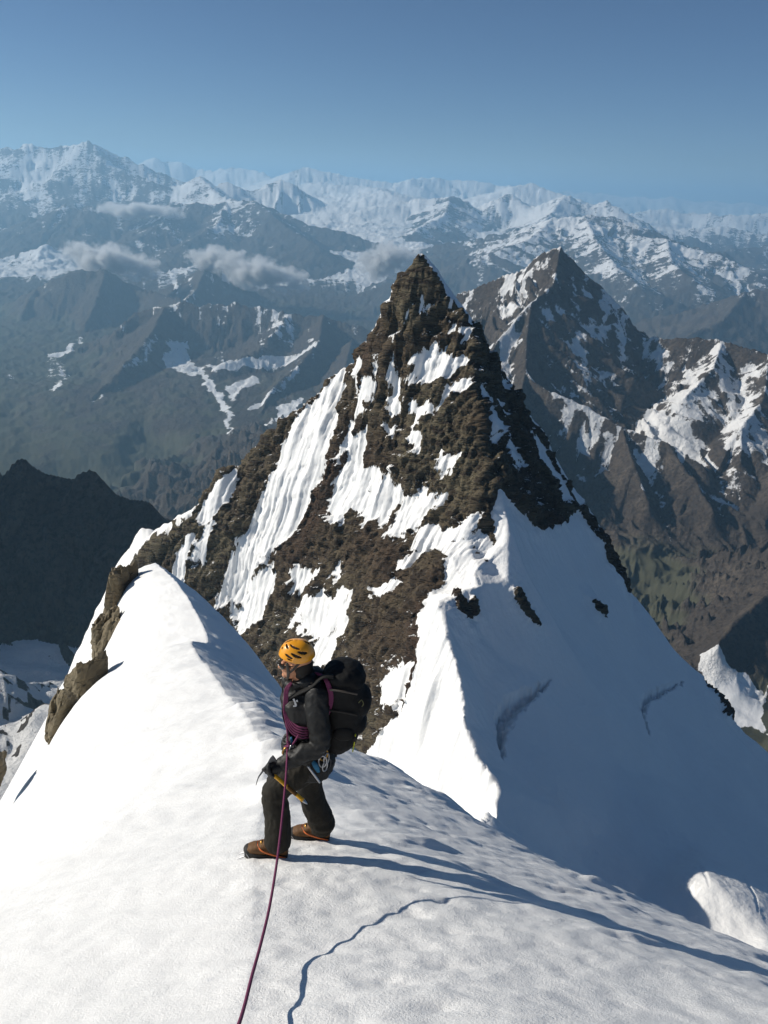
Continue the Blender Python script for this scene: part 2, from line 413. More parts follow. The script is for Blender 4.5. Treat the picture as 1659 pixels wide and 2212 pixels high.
# the sunlit face: buttresses and gullies
face = [(880, 650, 396), (930, 720, 391), (850, 760, 400), (960, 800, 380), (900, 850, 384), (820, 860, 396), (950, 950, 362), (870, 980, 369), (780, 960, 393), (740, 900, 409),
    (980, 1080, 341), (900, 1090, 353), (820, 1090, 366), (740, 1060, 386), (690, 980, 403), (650, 1050, 402), (600, 1080, 410), (1010, 1170, 322), (930, 1200, 329), (850, 1200, 341),
    (770, 1190, 358), (700, 1180, 374), (620, 1190, 393), (550, 1180, 406), (500, 1160, 413), (440, 1180, 418), (900, 1290, 306), (820, 1300, 322), (740, 1300, 339), (660, 1300, 361),
    (580, 1300, 383), (500, 1290, 402), (420, 1270, 412), (360, 1230, 424), (905, 1400, 276), (840, 1410, 297), (760, 1410, 317), (680, 1400, 342), (600, 1400, 366), (500, 1400, 392),
    (400, 1400, 404), (300, 1350, 416), (910, 1500, 256), (850, 1520, 272), (790, 1540, 291), (700, 1540, 319), (600, 1540, 345), (480, 1540, 370), (960, 1600, 238), (900, 1640, 246),
    (850, 1640, 261), (1000, 1690, 224), (920, 1710, 231), (830, 1740, 249), (720, 1720, 280), (560, 1720, 310), (350, 1600, 370), (200, 1500, 390)]
for a in face: TP.append(P(*a))
# the shaded snow side
for a in [(1110, 1000, 352), (1180, 1100, 366), (1130, 1150, 335), (1220, 1230, 357), (1300, 1330, 364), (1160, 1300, 318), (1240, 1380, 325), (1380, 1450, 362), (1150, 1450, 283),
    (1080, 1420, 280), (1040, 1480, 262), (1060, 1580, 245), (1300, 1500, 302), (1450, 1550, 352), (1550, 1620, 366), (1659, 1700, 372), (1120, 1680, 231), (1200, 1620, 257),
    (1330, 1650, 276), (1480, 1700, 312), (1659, 1790, 322), (1190, 1740, 229), (1320, 1790, 238), (1500, 1820, 252), (1659, 1880, 268), (1250, 1850, 219), (1420, 1880, 226),
    (1540, 1905, 213), (1659, 1950, 213), (1500, 1960, 206), (1659, 2010, 198), (1560, 2060, 190), (1659, 2120, 172), (1350, 1980, 202), (1900, 1950, 330), (1900, 2100, 200)]: TP.append(P(*a))
# near flanks that drop from the ridge into the gap
for q in [(60, 60, -110), (90, 110, -150), (110, 150, -175), (60, 170, -172), (30, 70, -80), (150, 60, -180), (240, 160, -230), (-26, 55, -95), (-22, 75, -125), (-12, 112, -175), (2, 150, -215), (10, 195, -240),
          (-50, 60, -160), (-70, 120, -260), (-80, 200, -350), (-130, 300, -400), (-160, 120, -400), (-240, 200, -480), (-280, 330, -500), (40, 36, -60), (-45, 36, -140), (260, 300, -300), (250, 40, -250), (-220, 40, -440)]: TP.append(np.array(q, float))
TP = np.array(TP)
r2 = delaunay_2d_cdt([Vector((p[0], p[1])) for p in TP], TE, [], 0, 1e-4)
cz = []
for v, orig in zip(r2[0], r2[3]):
    if orig: cz.append(TP[orig[0]][2])
    else:
        d = np.hypot(TP[:, 0] - v[0], TP[:, 1] - v[1]); w = 1 / (d + 1e-3) ** 3; cz.append((TP[:, 2] * w).sum() / w.sum())
tin = np.array([(v[0], v[1], z_) for v, z_ in zip(r2[0], cz)]); tris = np.array([f for f in r2[2] if len(f) == 3])
_A = tin[tris[:, 0]]; _E1 = tin[tris[:, 1]] - _A; _E2 = tin[tris[:, 2]] - _A
def tin_z(x, y):
    out = np.full(x.shape, np.nan); xf, yf, of = x.reshape(-1), y.reshape(-1), out.reshape(-1)
    for a, b, c in tris:
        A, B, Cx = tin[a], tin[b], tin[c]
        lo_, hi_ = np.minimum(np.minimum(A, B), Cx), np.maximum(np.maximum(A, B), Cx)
        k = np.nonzero((xf >= lo_[0]) & (xf <= hi_[0]) & (yf >= lo_[1]) & (yf <= hi_[1]))[0]
        if not len(k): continue
        det = (B[1] - Cx[1]) * (A[0] - Cx[0]) + (Cx[0] - B[0]) * (A[1] - Cx[1])
        if abs(det) < 1e-9: continue
        l1 = ((B[1] - Cx[1]) * (xf[k] - Cx[0]) + (Cx[0] - B[0]) * (yf[k] - Cx[1])) / det
        l2 = ((Cx[1] - A[1]) * (xf[k] - Cx[0]) + (A[0] - Cx[0]) * (yf[k] - Cx[1])) / det
        g = (l1 >= -1e-6) & (l2 >= -1e-6) & (l1 + l2 <= 1 + 1e-6); kk = k[g]
        of[kk] = l1[g] * A[2] + l2[g] * B[2] + (1 - l1[g] - l2[g]) * Cx[2]
    return out
def on_face(u, v):
    """where a sight line meets the massif"""
    d = raydir(u, v); A, e1, e2 = _A, _E1, _E2
    h = np.cross(d, e2); det = (e1 * h).sum(1); det = np.where(np.abs(det) < 1e-9, np.nan, det)
    s = CAM - A; uu = (s * h).sum(1) / det; q = np.cross(s, e1); vv = (q @ d) / det; t = (e2 * q).sum(1) / det
    with np.errstate(invalid='ignore'):
        g = (uu >= -1e-6) & (vv >= -1e-6) & (uu + vv <= 1 + 1e-6) & (t > 100)
    return CAM + d * t[g].min() if g.any() else None
def poly_on(pts):
    o = [on_face(*p) for p in pts]
    return [(q[0], q[1]) for q in o if q is not None]
def c2(*pts): return [(702.06 + 0.3581 * a, 513.0 + 0.3581 * b) for a, b in pts]

TH = np.radians(np.linspace(-31.0, 33.0, 900))
RR = np.concatenate([np.linspace(56, 180, 50)[:-1], np.linspace(180, 235, 70)[:-1], np.linspace(235, 445, 440)[:-1], np.linspace(445, 600, 40)])
tt, rr = np.meshgrid(TH, RR)
X, Y = rr * np.sin(tt), rr * np.cos(tt)
Z = tin_z(X, Y); hole = np.isnan(Z)
Z = np.where(hole, -330.0, Z)
Zs = Z.copy()
for _ in range(5):      # take the hardest creases out of the facets
    Zs[1:-1, 1:-1] = 0.2 * (Zs[1:-1, 1:-1] + Zs[:-2, 1:-1] + Zs[2:, 1:-1] + Zs[1:-1, :-2] + Zs[1:-1, 2:])
Zt = Zs.copy()
for _ in range(60):     # open snow is smooth
    Zt[1:-1, 1:-1] = 0.2 * (Zt[1:-1, 1:-1] + Zt[:-2, 1:-1] + Zt[2:, 1:-1] + Zt[1:-1, :-2] + Zt[1:-1, 2:])
wsm = sstep(55, 75, X) * (1 - sstep(395, 405, Y)); Z = Zs * (1 - wsm) + Zt * wsm
rock_polys = [poly_on(p) for p in [
    [(908, 536), (944, 592), (985, 655), (1022, 712), (1024, 835), (1040, 925), (1050, 1030), (1074, 1050), (1060, 1110), (1065, 1180), (1030, 1225), (975, 1215), (960, 1270), (925, 1300), (905, 1370),
     (912, 1440), (870, 1530), (815, 1605), (760, 1640), (600, 1640), (400, 1500), (290, 1400), (250, 1290), (290, 1194), (345, 1140), (398, 1107), (445, 1077), (488, 1019), (518, 1015), (580, 947), (640, 882),
     (720, 814), (768, 785), (806, 742), (822, 714), (846, 652), (872, 592)],
    [(1020, 700), (1064, 780), (1130, 884), (1195, 985), (1245, 1090), (1228, 1110), (1200, 1130), (1160, 1135), (1120, 1100), (1095, 1075), (1075, 1045), (1050, 1030), (1040, 925), (1024, 835)],
    [(978, 1290), (1024, 1292), (1030, 1325), (1000, 1335), (985, 1318)], [(1106, 1268), (1120, 1275), (1160, 1350), (1148, 1345), (1115, 1300)],
    [(1270, 1300), (1284, 1308), (1300, 1332), (1282, 1322)], [(1523, 1457), (1545, 1470), (1584, 1550), (1560, 1535), (1530, 1480)],
    [(1258, 1092), (1320, 1190), (1360, 1272), (1340, 1258), (1300, 1190), (1245, 1100)]]]
snow_polys = [poly_on(p) for p in [
    c2((575, 62), (600, 52), (650, 120), (700, 175), (650, 155), (600, 110)), c2((700, 205), (745, 230), (725, 265), (695, 250)),
    c2((590, 370), (690, 350), (680, 390), (620, 450), (590, 485), (575, 420)), c2((740, 390), (800, 335), (850, 400), (900, 480), (935, 545), (880, 490), (830, 425), (760, 425)),
    c2((735, 520), (800, 488), (860, 540), (908, 600), (860, 625), (820, 575), (755, 555)), c2((500, 430), (530, 390), (540, 400), (505, 440)),
    c2((600, 640), (650, 648), (760, 680), (850, 710), (872, 760), (800, 800), (770, 855), (700, 835), (640, 820), (570, 872), (505, 862), (550, 800), (525, 740), (600, 720)),
    c2((885, 795), (885, 860), (830, 945), (715, 975), (740, 900), (800, 880)), c2((425, 820), (485, 830), (472, 925), (438, 925)),
    c2((322, 825), (328, 880), (272, 1000), (218, 1075), (228, 1000), (280, 880)), c2((418, 968), (492, 1000), (470, 1052), (428, 1062)),
    c2((540, 1008), (600, 1030), (652, 978), (692, 1010), (640, 1062), (560, 1112), (548, 1060)), c2((-70, 900), (30, 830), (180, 755), (165, 850), (110, 960), (98, 1050), (40, 1150), (-60, 1250)),
    c2((168, 1138), (205, 1150), (190, 1230), (90, 1375), (76, 1330), (130, 1230)), c2((530, 1210), (560, 1195), (590, 1245), (570, 1250)),
    c2((275, 1158), (252, 1280), (232, 1380), (330, 1430), (480, 1530), (480, 1582), (402, 1600), (390, 1690), (340, 1702), (310, 1680), (260, 1712), (230, 1650), (190, 1600), (150, 1690), (105, 1702), (46, 1650), (78, 1500), (120, 1400), (200, 1240)),
    c2((500, 1578), (742, 1556), (712, 1640), (640, 1660), (630, 1722), (500, 1802), (388, 1792), (440, 1700)),
    c2((640, 1760), (800, 1782), (870, 1720), (920, 1698), (910, 1770), (960, 1800), (1000, 1870), (1000, 1950), (990, 1982), (870, 1940), (770, 1950), (690, 1902), (600, 1892), (548, 1862)),
    c2((640, 700), (700, 700), (690, 760), (640, 780)), c2((380, 1140), (420, 1150), (430, 1175), (390, 1165)), c2((700, 1330), (820, 1330), (770, 1400), (730, 1420)),
    [(742, 800), (750, 840), (738, 890), (702, 1000), (645, 1130), (595, 1200), (515, 1290), (470, 1300), (500, 1210), (545, 1125), (600, 1010), (640, 905), (690, 850)],
    [(600, 1215), (600, 1262), (560, 1345), (500, 1310), (540, 1270)], [(515, 1020), (498, 1075), (455, 1130), (436, 1118), (478, 1050)], [(425, 1155), (404, 1245), (378, 1235), (400, 1180)],
    [(812, 1280), (862, 1258), (872, 1276), (822, 1297)], [(975, 1213), (1010, 1206), (1060, 1232), (1095, 1257), (1040, 1262), (1000, 1287), (962, 1292)],
    [(640, 1228), (692, 1238), (662, 1274), (640, 1268)], [(735, 1215), (748, 1250), (720, 1240)], [(700, 1285), (765, 1280), (745, 1345), (690, 1370), (630, 1345), (650, 1310)], [(676, 1395), (742, 1340), (722, 1420), (690, 1445)],
    [(840, 1480), (898, 1440), (872, 1512), (833, 1522)], [(470, 1130), (440, 1210), (425, 1200), (452, 1140)], [(440, 1085), (395, 1135), (370, 1150), (400, 1112)],
    [(770, 800), (790, 770), (800, 780), (780, 830)], [(865, 1220), (905, 1210), (900, 1235), (860, 1240)],
    c2((1030, 808), (1085, 880), (1050, 892)), c2((925, 845), (978, 950), (938, 952)), c2((995, 978), (1032, 1100), (1045, 1200), (1000, 1225), (966, 1020)), c2((1090, 1188), (1175, 1372), (1130, 1372), (1078, 1220)),
    c2((1225, 1178), (1290, 1230), (1392, 1270), (1505, 1500), (1500, 1600), (1420, 1550), (1310, 1350), (1245, 1240)), c2((1050, 1010), (1090, 1080), (1075, 1090)), c2((1010, 1400), (1040, 1420), (1030, 1450))]]
rsd = np.full(X.shape, -1e3)
wx = X + 2.0 * fbm2(X / 9, Y / 9, 4, 51); wy = Y + 2.0 * fbm2(X / 9, Y / 9, 4, 52)
def add_poly(field, q, margin):
    q = np.array(q); lo_, hi_ = q.min(0) - margin, q.max(0) + margin
    k = (wx > lo_[0]) & (wx < hi_[0]) & (wy > lo_[1]) & (wy < hi_[1])
    field[k] = np.maximum(field[k], seg_sdf(wx[k], wy[k], [tuple(a) for a in q]))
for q in rock_polys:
    if len(q) > 2: add_poly(rsd, q, 30)
ssd = np.full(X.shape, -1e3)
for q in snow_polys:
    if len(q) > 2: add_poly(ssd, q, 8)
# fall line of the sunlit face, for ribs and flutes
fx, fy = -0.60, -0.80
acr = X * -fy + Y * fx; alo = X * fx + Y * fy
jag = fbm2(acr / 4.5, alo / 9.0, 5, 61, 0.6)
nz = fbm3(X / 7, Y / 7, Z / 7, 5, 71, 0.6)
sval = np.maximum(np.where(rsd > -0.5, -rsd * 1.2 - 2.6, -rsd * 1.2), ssd + 1.0 - 1.3 * np.exp(-((Z + 45) / 32.0) ** 2)) + 2.3 * jag + 2.5 * nz
spots = fbm3(X / 5.0, Y / 5.0, Z / 4.0, 4, 131, 0.6)
sval = np.maximum(sval, (spots - 0.49) * 12)
lit = sstep(-6, 2, -rsd)          # 1 on the open snow slopes
snow = np.clip(0.5 + sval * 0.42, 0, 1)
sn = sstep(0.35, 0.65, snow)
V = np.stack([X, Y, Z], -1); N = normals(V)
rough = 1 - sn
big = fbm3(X / 46, Y / 46, Z / 46, 3, 81, 0.5)
mid = fbm3(X / 19 + 0.8 * big, Y / 19, Z / 24, 5, 91, 0.52, ridged=True)
fin = fbm3((X * 0.9 + Z * 0.35) / 4.2, Y / 4.2, (Z * 0.9 - X * 0.4) / 2.2, 4, 101, 0.6, ridged=True)
rib = fbm2(acr / 7.5 + 0.4 * n2(X / 20, Y / 20, 3), alo / 60.0, 4, 111, 0.55)
onrock = sstep(-8, 1.5, rsd)
k = onrock > 0.02; blk = np.zeros(X.shape)
dx_, dz_ = X[k] * 0.82 + Z[k] * 0.57, Z[k] * 0.82 - X[k] * 0.57      # strata dip to the left
wb = 0.35 * fbm3(X[k] / 12, Y[k] / 12, Z[k] / 12, 3, 171)
blk[k] = 2.3 * worley3(dx_ / 15 + wb, Y[k] / 11, dz_ / 7.5 + wb, 181) + 1.25 * worley3(dx_ / 6.5 + wb, Y[k] / 4.5, dz_ / 3.0 + wb, 191) + 0.5 * worley3(dx_ / 2.8, Y[k] / 2.0, dz_ / 1.5, 195)
disp = onrock * (5.0 * big + 2.6 * rib) + (0.25 + 0.75 * rough) * (3.0 * mid + 0.8 * blk) * onrock + rough * 0.9 * fin * onrock
flute = fbm2(acr / 5.2 + 0.5 * n2(X / 16, Y / 16, 8), alo / 32.0, 4, 121, 0.55, ridged=True) * (0.35 + 0.9 * sstep(-0.3, 0.5, n2(X / 24, Y / 24, 9)))
disp += sn * onrock * (1.35 * flute + 0.4) + sn * (1 - onrock) * (1.1 * fbm2(X / 26, Y / 26, 4, 141) + 0.22 * fbm2(X / 3.2, Y / 3.2, 4, 142))
disp += sn * (1 - onrock) * sstep(0.25, 0.55, -N[..., 0]) * 2.2 * fbm2(acr / 9.0, alo / 50.0, 4, 125, 0.55, ridged=True)
disp *= 1 - 0.6 * np.exp(-((X - SUM[0]) ** 2 + (Y - SUM[1]) ** 2) / 40.0)
V += N * disp[..., None]
# snow keeps to the ledges, rock shows where it is steep
N2 = normals(V); ledge = N2[..., 2] - N[..., 2]
snow = np.clip(snow + onrock * (1.05 * ledge - 0.02), 0, 1)
# bergschrund: torn steps in the shaded snow
def crack(line, width, depth, scarp=False):
    pts = [on_face(*p) for p in line]; pts = [q for q in pts if q is not None]
    d = np.full(X.shape, 1e9); up_ = np.zeros(X.shape); ww = np.zeros(X.shape); n_ = len(pts) - 1
    wa = 2.4 if scarp else 0.3
    wobx = X + wa * fbm2(X / 5, Y / 5, 5, 151, 0.62); woby = Y + wa * fbm2(X / 5, Y / 5, 5, 152, 0.62)
    hx, hy = N[..., 0], N[..., 1]; hl = np.hypot(hx, hy) + 1e-6
    for i in range(n_):
        a, b = pts[i][:2], pts[i + 1][:2]; e = b - a; L2 = e @ e
        t = np.clip(((wobx - a[0]) * e[0] + (woby - a[1]) * e[1]) / L2, 0, 1)
        px, py = wobx - a[0] - e[0] * t, woby - a[1] - e[1] * t; dd = np.hypot(px, py)
        k = dd < d; d = np.where(k, dd, d); ww = np.where(k, math.pi * (i + t) / n_, ww); up_ = np.where(k, -(px * hx + py * hy) / hl, up_)
    w = np.maximum(width * np.sin(ww) ** 0.7, 0.12)
    if not scarp: return depth * np.sin(ww) ** 0.5 * (1 - sstep(0.6, 1.0, d / w))
    # torn open: sheer on the upper side, filling in towards the lower lip
    return depth * np.sin(ww) ** 0.5 * np.where(up_ > 0, 1 - sstep(0.25, 0.36, d / w), 1 - sstep(0.1, 1.25, d / w)) * (1 + 0.5 * fbm2(X / 2, Y / 2, 3, 153))
for line, w_, dp in [([(1085, 1640), (1074, 1590), (1076, 1545), (1100, 1512), (1140, 1490), (1190, 1465)], 4.2, 6.5), ([(1405, 1590), (1384, 1530), (1396, 1500), (1440, 1480), (1480, 1472)], 2.4, 4.5)]:
    V[..., 2] -= np.nan_to_num(crack(line, w_, dp, True))
# two curved ski tracks on the sunlit patch of the bowl
for line in [[(1505, 1862), (1522, 1885), (1533, 1918)], [(1600, 1882), (1625, 1925), (1640, 1980)]]:
    V[..., 2] -= np.nan_to_num(crack(line, 0.7, 0.30))
hq = hole[:-1, :-1] | hole[1:, :-1] | hole[:-1, 1:] | hole[1:, 1:]
put(grid_mesh('rock_peak', V, M_PEAK, {'snow': np.where(rsd < -6, 1.0, snow)}, keep=~hq), kind='structure', label='steep pyramid of brown rock streaked with snow, its right side a shaded snow face')

# ------------------------------------------------------------------ valleys and ranges beyond
def pl(base, *a): return np.array([P(*p) for p in a])
RIDGES = []      # polyline, slope at the crest, valley height, snow bias, rib size, rib depth
def fard(d):
    return d if d < 3550 else float(np.interp(d, [3550, 5000, 7500, 11000, 16000, 22000, 28000, 48000], [5300, 7700, 11200, 15000, 19500, 23000, 28000, 48000]))
def rdg(pts, slope, base, snow=0.0, rib=150.0, dep=0.35, xyz=False):
    if not xyz and np.mean([p[2] for p in pts]) > 3550:
        k = fard(np.mean([p[2] for p in pts])) / np.mean([p[2] for p in pts]); rib *= k
        pts = [(a, b, fard(max(c, 3551))) for a, b, c in pts]; base = min(base - 450, -1700)
    RIDGES.append((np.array(pts, float) if xyz else np.array([P(*p) for p in pts]), slope, base, snow, rib, dep))
# the dark serrated ridge to the left and an unseen ridge added out of frame to shade it
rdg([(-2100, 850, 420), (-1600, 1150, 330), (-1290, 1240, 190), (-1150, 1250, -60)], 1.35, -720, -1, 120, 0.4, True)
rdg([(-140, 1075, 1265), (-60, 1062, 1240), (0, 1040, 1200), (30, 1004, 1185), (52, 996, 1180), (72, 1014, 1175), (100, 1032, 1170), (158, 1036, 1152), (172, 1023, 1150), (203, 1018, 1148), (225, 1042, 1140),
     (246, 1068, 1130), (290, 1082, 1112), (322, 1088, 1100), (346, 1118, 1085), (390, 1220, 1050), (420, 1330, 1010)], 1.1, -720, -1, 70, 0.45)
rdg([(-1500, 500, -60), (-1000, 640, -200), (-640, 560, -300), (-420, 420, -330)], 0.9, -430, -0.2, 100, 0.3, True)
# left middle mountains
rdg([(-120, 730, 6400), (0, 671, 6500), (78, 624, 6500), (156, 588, 6500), (229, 585, 6500), (271, 619, 6450), (292, 629, 6450), (338, 636, 6300), (390, 650, 6000)], 0.62, -1250, -0.25, 300)
rdg([(229, 585, 6500), (205, 660, 5900), (170, 740, 5400), (120, 820, 4900)], 0.55, -1250, -0.25, 250)
rdg([(78, 624, 6500), (30, 720, 5700), (-20, 800, 5100)], 0.55, -1250, -0.3, 250)
rdg([(375, 640, 7000), (412, 602, 7050), (448, 567, 7100), (470, 570, 7100), (521, 608, 7100), (570, 655, 7100), (640, 720, 7100)], 0.75, -1350, -0.1, 250)
rdg([(448, 567, 7100), (425, 630, 6500), (390, 660, 5900)], 0.65, -1300, 0.1, 250)
rdg([(250, 720, 4850), (292, 681, 5000), (359, 663, 5050), (396, 658, 5080), (450, 661, 5080), (500, 658, 5080), (573, 668, 5060), (625, 681, 5000), (698, 686, 4950), (750, 702, 4900), (812, 720, 4850), (900, 790, 4700)], 0.85, -1180, 0.12, 130, 0.5)
rdg([(359, 663, 5050), (330, 720, 4600), (285, 775, 4250), (235, 830, 3950), (150, 900, 3600)], 0.6, -1180, -0.05, 180)
rdg([(698, 686, 4950), (690, 740, 4500), (640, 800, 4150), (590, 840, 3900), (560, 900, 3600)], 0.6, -1200, 0.1, 150)
rdg([(625, 681, 5000), (560, 760, 4450), (480, 790, 4250)], 0.5, -1150, 0.15, 120)
rdg([(760, 740, 4600), (740, 820, 4000), (700, 880, 3700)], 0.55, -1200, 0.0, 150)
rdg([(680, 660, 7200), (760, 640, 7300), (850, 610, 7400), (930, 590, 7500)], 0.45, -1350, 0.0, 250)
# right-hand pyramid and its ridges
rdg([(1210, 539, 3200), (1192, 543, 3210), (1175, 548, 3230), (1132, 583, 3280), (1056, 616, 3350), (998, 636, 3400), (930, 690, 3450)], 1.2, -1000, 0.12, 90, 0.45)
rdg([(1210, 539, 3200), (1247, 578, 3190), (1295, 621, 3170), (1343, 669, 3150), (1350, 690, 3130), (1367, 712, 3120), (1396, 734, 3100), (1439, 735, 3050), (1501, 736, 3000), (1559, 741, 2960), (1611, 758, 2900), (1659, 770, 2850), (1760, 800, 2750)], 0.95, -950, 0.0, 90, 0.3)
rdg([(1210, 539, 3200), (1199, 597, 3110), (1195, 621, 3060), (1166, 643, 3000), (1147, 660, 2960), (1138, 722, 2850), (1135, 806, 2700), (1150, 825, 2650), (1186, 851, 2600), (1271, 885, 2560), (1343, 928, 2500), (1439, 962, 2440), (1520, 1010, 2370)], 0.85, -950, 0.02, 90, 0.3)
rdg([(1147, 660, 2960), (1080, 735, 2850), (1040, 800, 2750)], 0.8, -950, 0.15, 110)
rdg([(1135, 806, 2700), (1120, 880, 2500), (1180, 960, 2360), (1230, 1060, 2260)], 1.2, -980, -0.15, 70, 0.5)
rdg([(1343, 928, 2500), (1370, 1010, 2340), (1400, 1090, 2240)], 1.1, -980, -0.2, 70, 0.5)
rdg([(1439, 962, 2440), (1500, 1040, 2300), (1540, 1110, 2200)], 1.1, -980, -0.2, 70, 0.5)
rdg([(1559, 741, 2960), (1540, 800, 2800), (1480, 860, 2680)], 0.7, -800, 0.1, 90, 0.4)
rdg([(1659, 770, 2850), (1650, 860, 2650), (1600, 930, 2500), (1600, 1000, 2400)], 0.7, -850, 0.12, 90, 0.4)
rdg([(1800, 860, 2600), (1720, 960, 2400), (1680, 1060, 2250)], 0.9, -900, 0.05, 90, 0.4)
rdg([(1360, 705, 5600), (1430, 690, 5500), (1501, 672, 5500), (1560, 650, 5450), (1611, 634, 5400), (1659, 626, 5400), (1780, 600, 5300)], 0.5, -1250, -0.12, 200)
rdg([(1611, 634, 5400), (1560, 700, 4900), (1470, 735, 4600)], 0.45, -1200, -0.1, 180)
rdg([(1840, 1130, 1750), (1700, 1255, 1620), (1640, 1300, 1560), (1585, 1350, 1500), (1548, 1395, 1450)], 0.85, -985, -0.6, 60, 0.45)
# ranges behind
rdg([(60, 480, 10800), (94, 473, 10900), (135, 450, 11000), (172, 457, 11000), (198, 450, 11000), (224, 463, 11000), (312, 468, 11200), (375, 447, 11200), (448, 442, 11200), (490, 444, 11200), (547, 437, 11200), (599, 463, 11000), (667, 494, 10700), (781, 517, 10400), (880, 560, 10000)], 0.6, -1600, -0.05, 350)
rdg([(375, 447, 11200), (350, 490, 10200), (300, 515, 9700)], 0.5, -1600, 0.05, 300)
rdg([(490, 444, 11200), (470, 490, 10200), (400, 530, 9300)], 0.5, -1600, 0.1, 300)
rdg([(547, 437, 11200), (620, 500, 9900), (690, 540, 9200)], 0.5, -1600, -0.05, 300)
rdg([(-40, 420, 16000), (0, 411, 16000), (104, 400, 16000), (141, 416, 16000), (208, 418, 16000), (292, 431, 15800), (339, 426, 15500), (375, 400, 15500), (432, 387, 15500), (469, 405, 15500), (490, 392, 15500), (542, 416, 15500), (609, 387, 16000), (641, 411, 16000), (672, 437, 15500)], 0.6, -1700, 0.22, 420)
rdg([(432, 387, 15500), (470, 425, 13800), (520, 445, 12600)], 0.5, -1700, 0.15, 400)
rdg([(104, 400, 16000), (150, 430, 14200), (160, 450, 13000)], 0.5, -1700, 0.0, 400)
rdg([(740, 470, 14000), (800, 452, 14500), (864, 439, 15000), (921, 434, 15000), (974, 427, 15000), (1003, 439, 15000), (1046, 468, 14500), (1075, 440, 15000), (1099, 420, 15500), (1151, 460, 14500), (1219, 425, 15000), (1276, 449, 14500), (1310, 439, 14500), (1348, 463, 14000), (1400, 500, 13500)], 0.6, -1700, 0.25, 400)
rdg([(974, 427, 15000), (960, 470, 13000), (900, 500, 11800)], 0.5, -1700, 0.15, 350)
rdg([(1219, 425, 15000), (1180, 480, 12500), (1100, 510, 11300)], 0.5, -1700, 0.2, 350)
rdg([(1100, 520, 9300), (1190, 482, 9500), (1260, 474, 9500), (1329, 473, 9500), (1336, 501, 9200), (1381, 516, 9000), (1439, 525, 8800), (1501, 544, 8600), (1559, 560, 8400), (1640, 600, 8000)], 0.5, -1500, 0.25, 260, 0.45)
rdg([(1260, 474, 9500), (1290, 530, 8300), (1330, 580, 7300), (1380, 620, 6700)], 0.4, -1450, 0.22, 220, 0.45)
rdg([(1439, 525, 8800), (1450, 575, 7700), (1500, 610, 7000)], 0.4, -1450, 0.2, 220, 0.45)
rdg([(1190, 482, 9500), (1150, 520, 8700), (1080, 545, 8200)], 0.4, -1500, 0.1, 220)
rdg([(-60, 335, 17630), (0, 323, 17630), (40, 325, 17630), (62, 314, 17630), (78, 320, 17630), (130, 317, 17630), (160, 312, 17630), (193, 308, 17630), (234, 330, 17630), (292, 353, 17466), (333, 374, 17220), (400, 395, 17056)], 0.6, -1800, 0.12, 700)
rdg([(193, 308, 17630), (220, 350, 16300), (300, 385, 15600), (350, 405, 15000)], 0.5, -1800, 0.0, 600)
rdg([(40, 325, 17630), (60, 365, 16300), (120, 385, 15700)], 0.5, -1800, 0.0, 600)
rdg([(290, 362, 33000), (307, 352, 33000), (333, 339, 33000), (354, 353, 33000), (391, 350, 33000), (432, 366, 33000), (458, 369, 32500), (500, 364, 32000), (547, 366, 32000), (588, 384, 31000), (620, 392, 31000)], 0.6, -1800, 0.3, 700)
rdg([(618, 390, 27000), (637, 381, 27500), (654, 365, 28000), (674, 368, 28000), (729, 377, 28000), (781, 386, 28000), (833, 392, 28000), (864, 396, 28000), (883, 388, 28000), (950, 385, 29000), (985, 392, 29000), (1022, 393, 29000), (1080, 403, 29000), (1130, 405, 28000)], 0.45, -1800, 0.35, 700)
rdg([(1085, 420, 22000), (1113, 406, 22500), (1145, 400, 23000), (1175, 412, 22500), (1219, 424, 22000)], 0.3, -1500, 0.6, 900, 0.1)
rdg([(1140, 400, 33000), (1156, 394, 33000), (1172, 404, 33000)], 0.9, -1800, 0.0, 700)
rdg([(680, 400, 24000), (740, 402, 23500), (800, 408, 23000), (850, 425, 17630)], 0.16, -1200, 0.75, 1500, 0.05)
rdg([(700, 430, 20500), (780, 440, 19500), (860, 450, 18500)], 0.15, -1200, 0.7, 1500, 0.05)
rdg([(1190, 424, 45000), (1247, 421, 45000), (1319, 432, 45000), (1380, 428, 46000), (1453, 426, 46000), (1511, 446, 45000), (1583, 444, 45000), (1659, 452, 45000), (1800, 455, 45000)], 0.5, -1800, 0.3, 900)
rdg([(830, 396, 46000), (900, 394, 47000), (1000, 399, 47000), (1100, 404, 47000), (1200, 412, 47000), (1300, 418, 48000), (1420, 430, 48000), (1560, 436, 48000), (1760, 446, 48000)], 0.5, -1800, 0.25, 900)
rdg([(1340, 470, 24000), (1420, 452, 25000), (1500, 462, 25000), (1580, 468, 24000), (1659, 462, 24500), (1780, 470, 24000)], 0.5, -1800, 0.3, 600)
rdg([(1400, 490, 18000), (1480, 500, 17500), (1560, 492, 18000), (1640, 510, 17500), (1760, 505, 17500)], 0.45, -1700, 0.22, 500)
rdg([(1500, 560, 11500), (1580, 545, 12000), (1659, 535, 12500), (1780, 530, 12500)], 0.45, -1600, 0.1, 350)
rdg([(-1200, 300, 40000), (-700, 330, 36000), (-300, 345, 33000), (-60, 340, 30000)], 0.5, -1800, 0.2, 900)
rdg([(1800, 440, 40000), (2300, 455, 40000), (3000, 480, 38000)], 0.5, -1800, 0.2, 900)

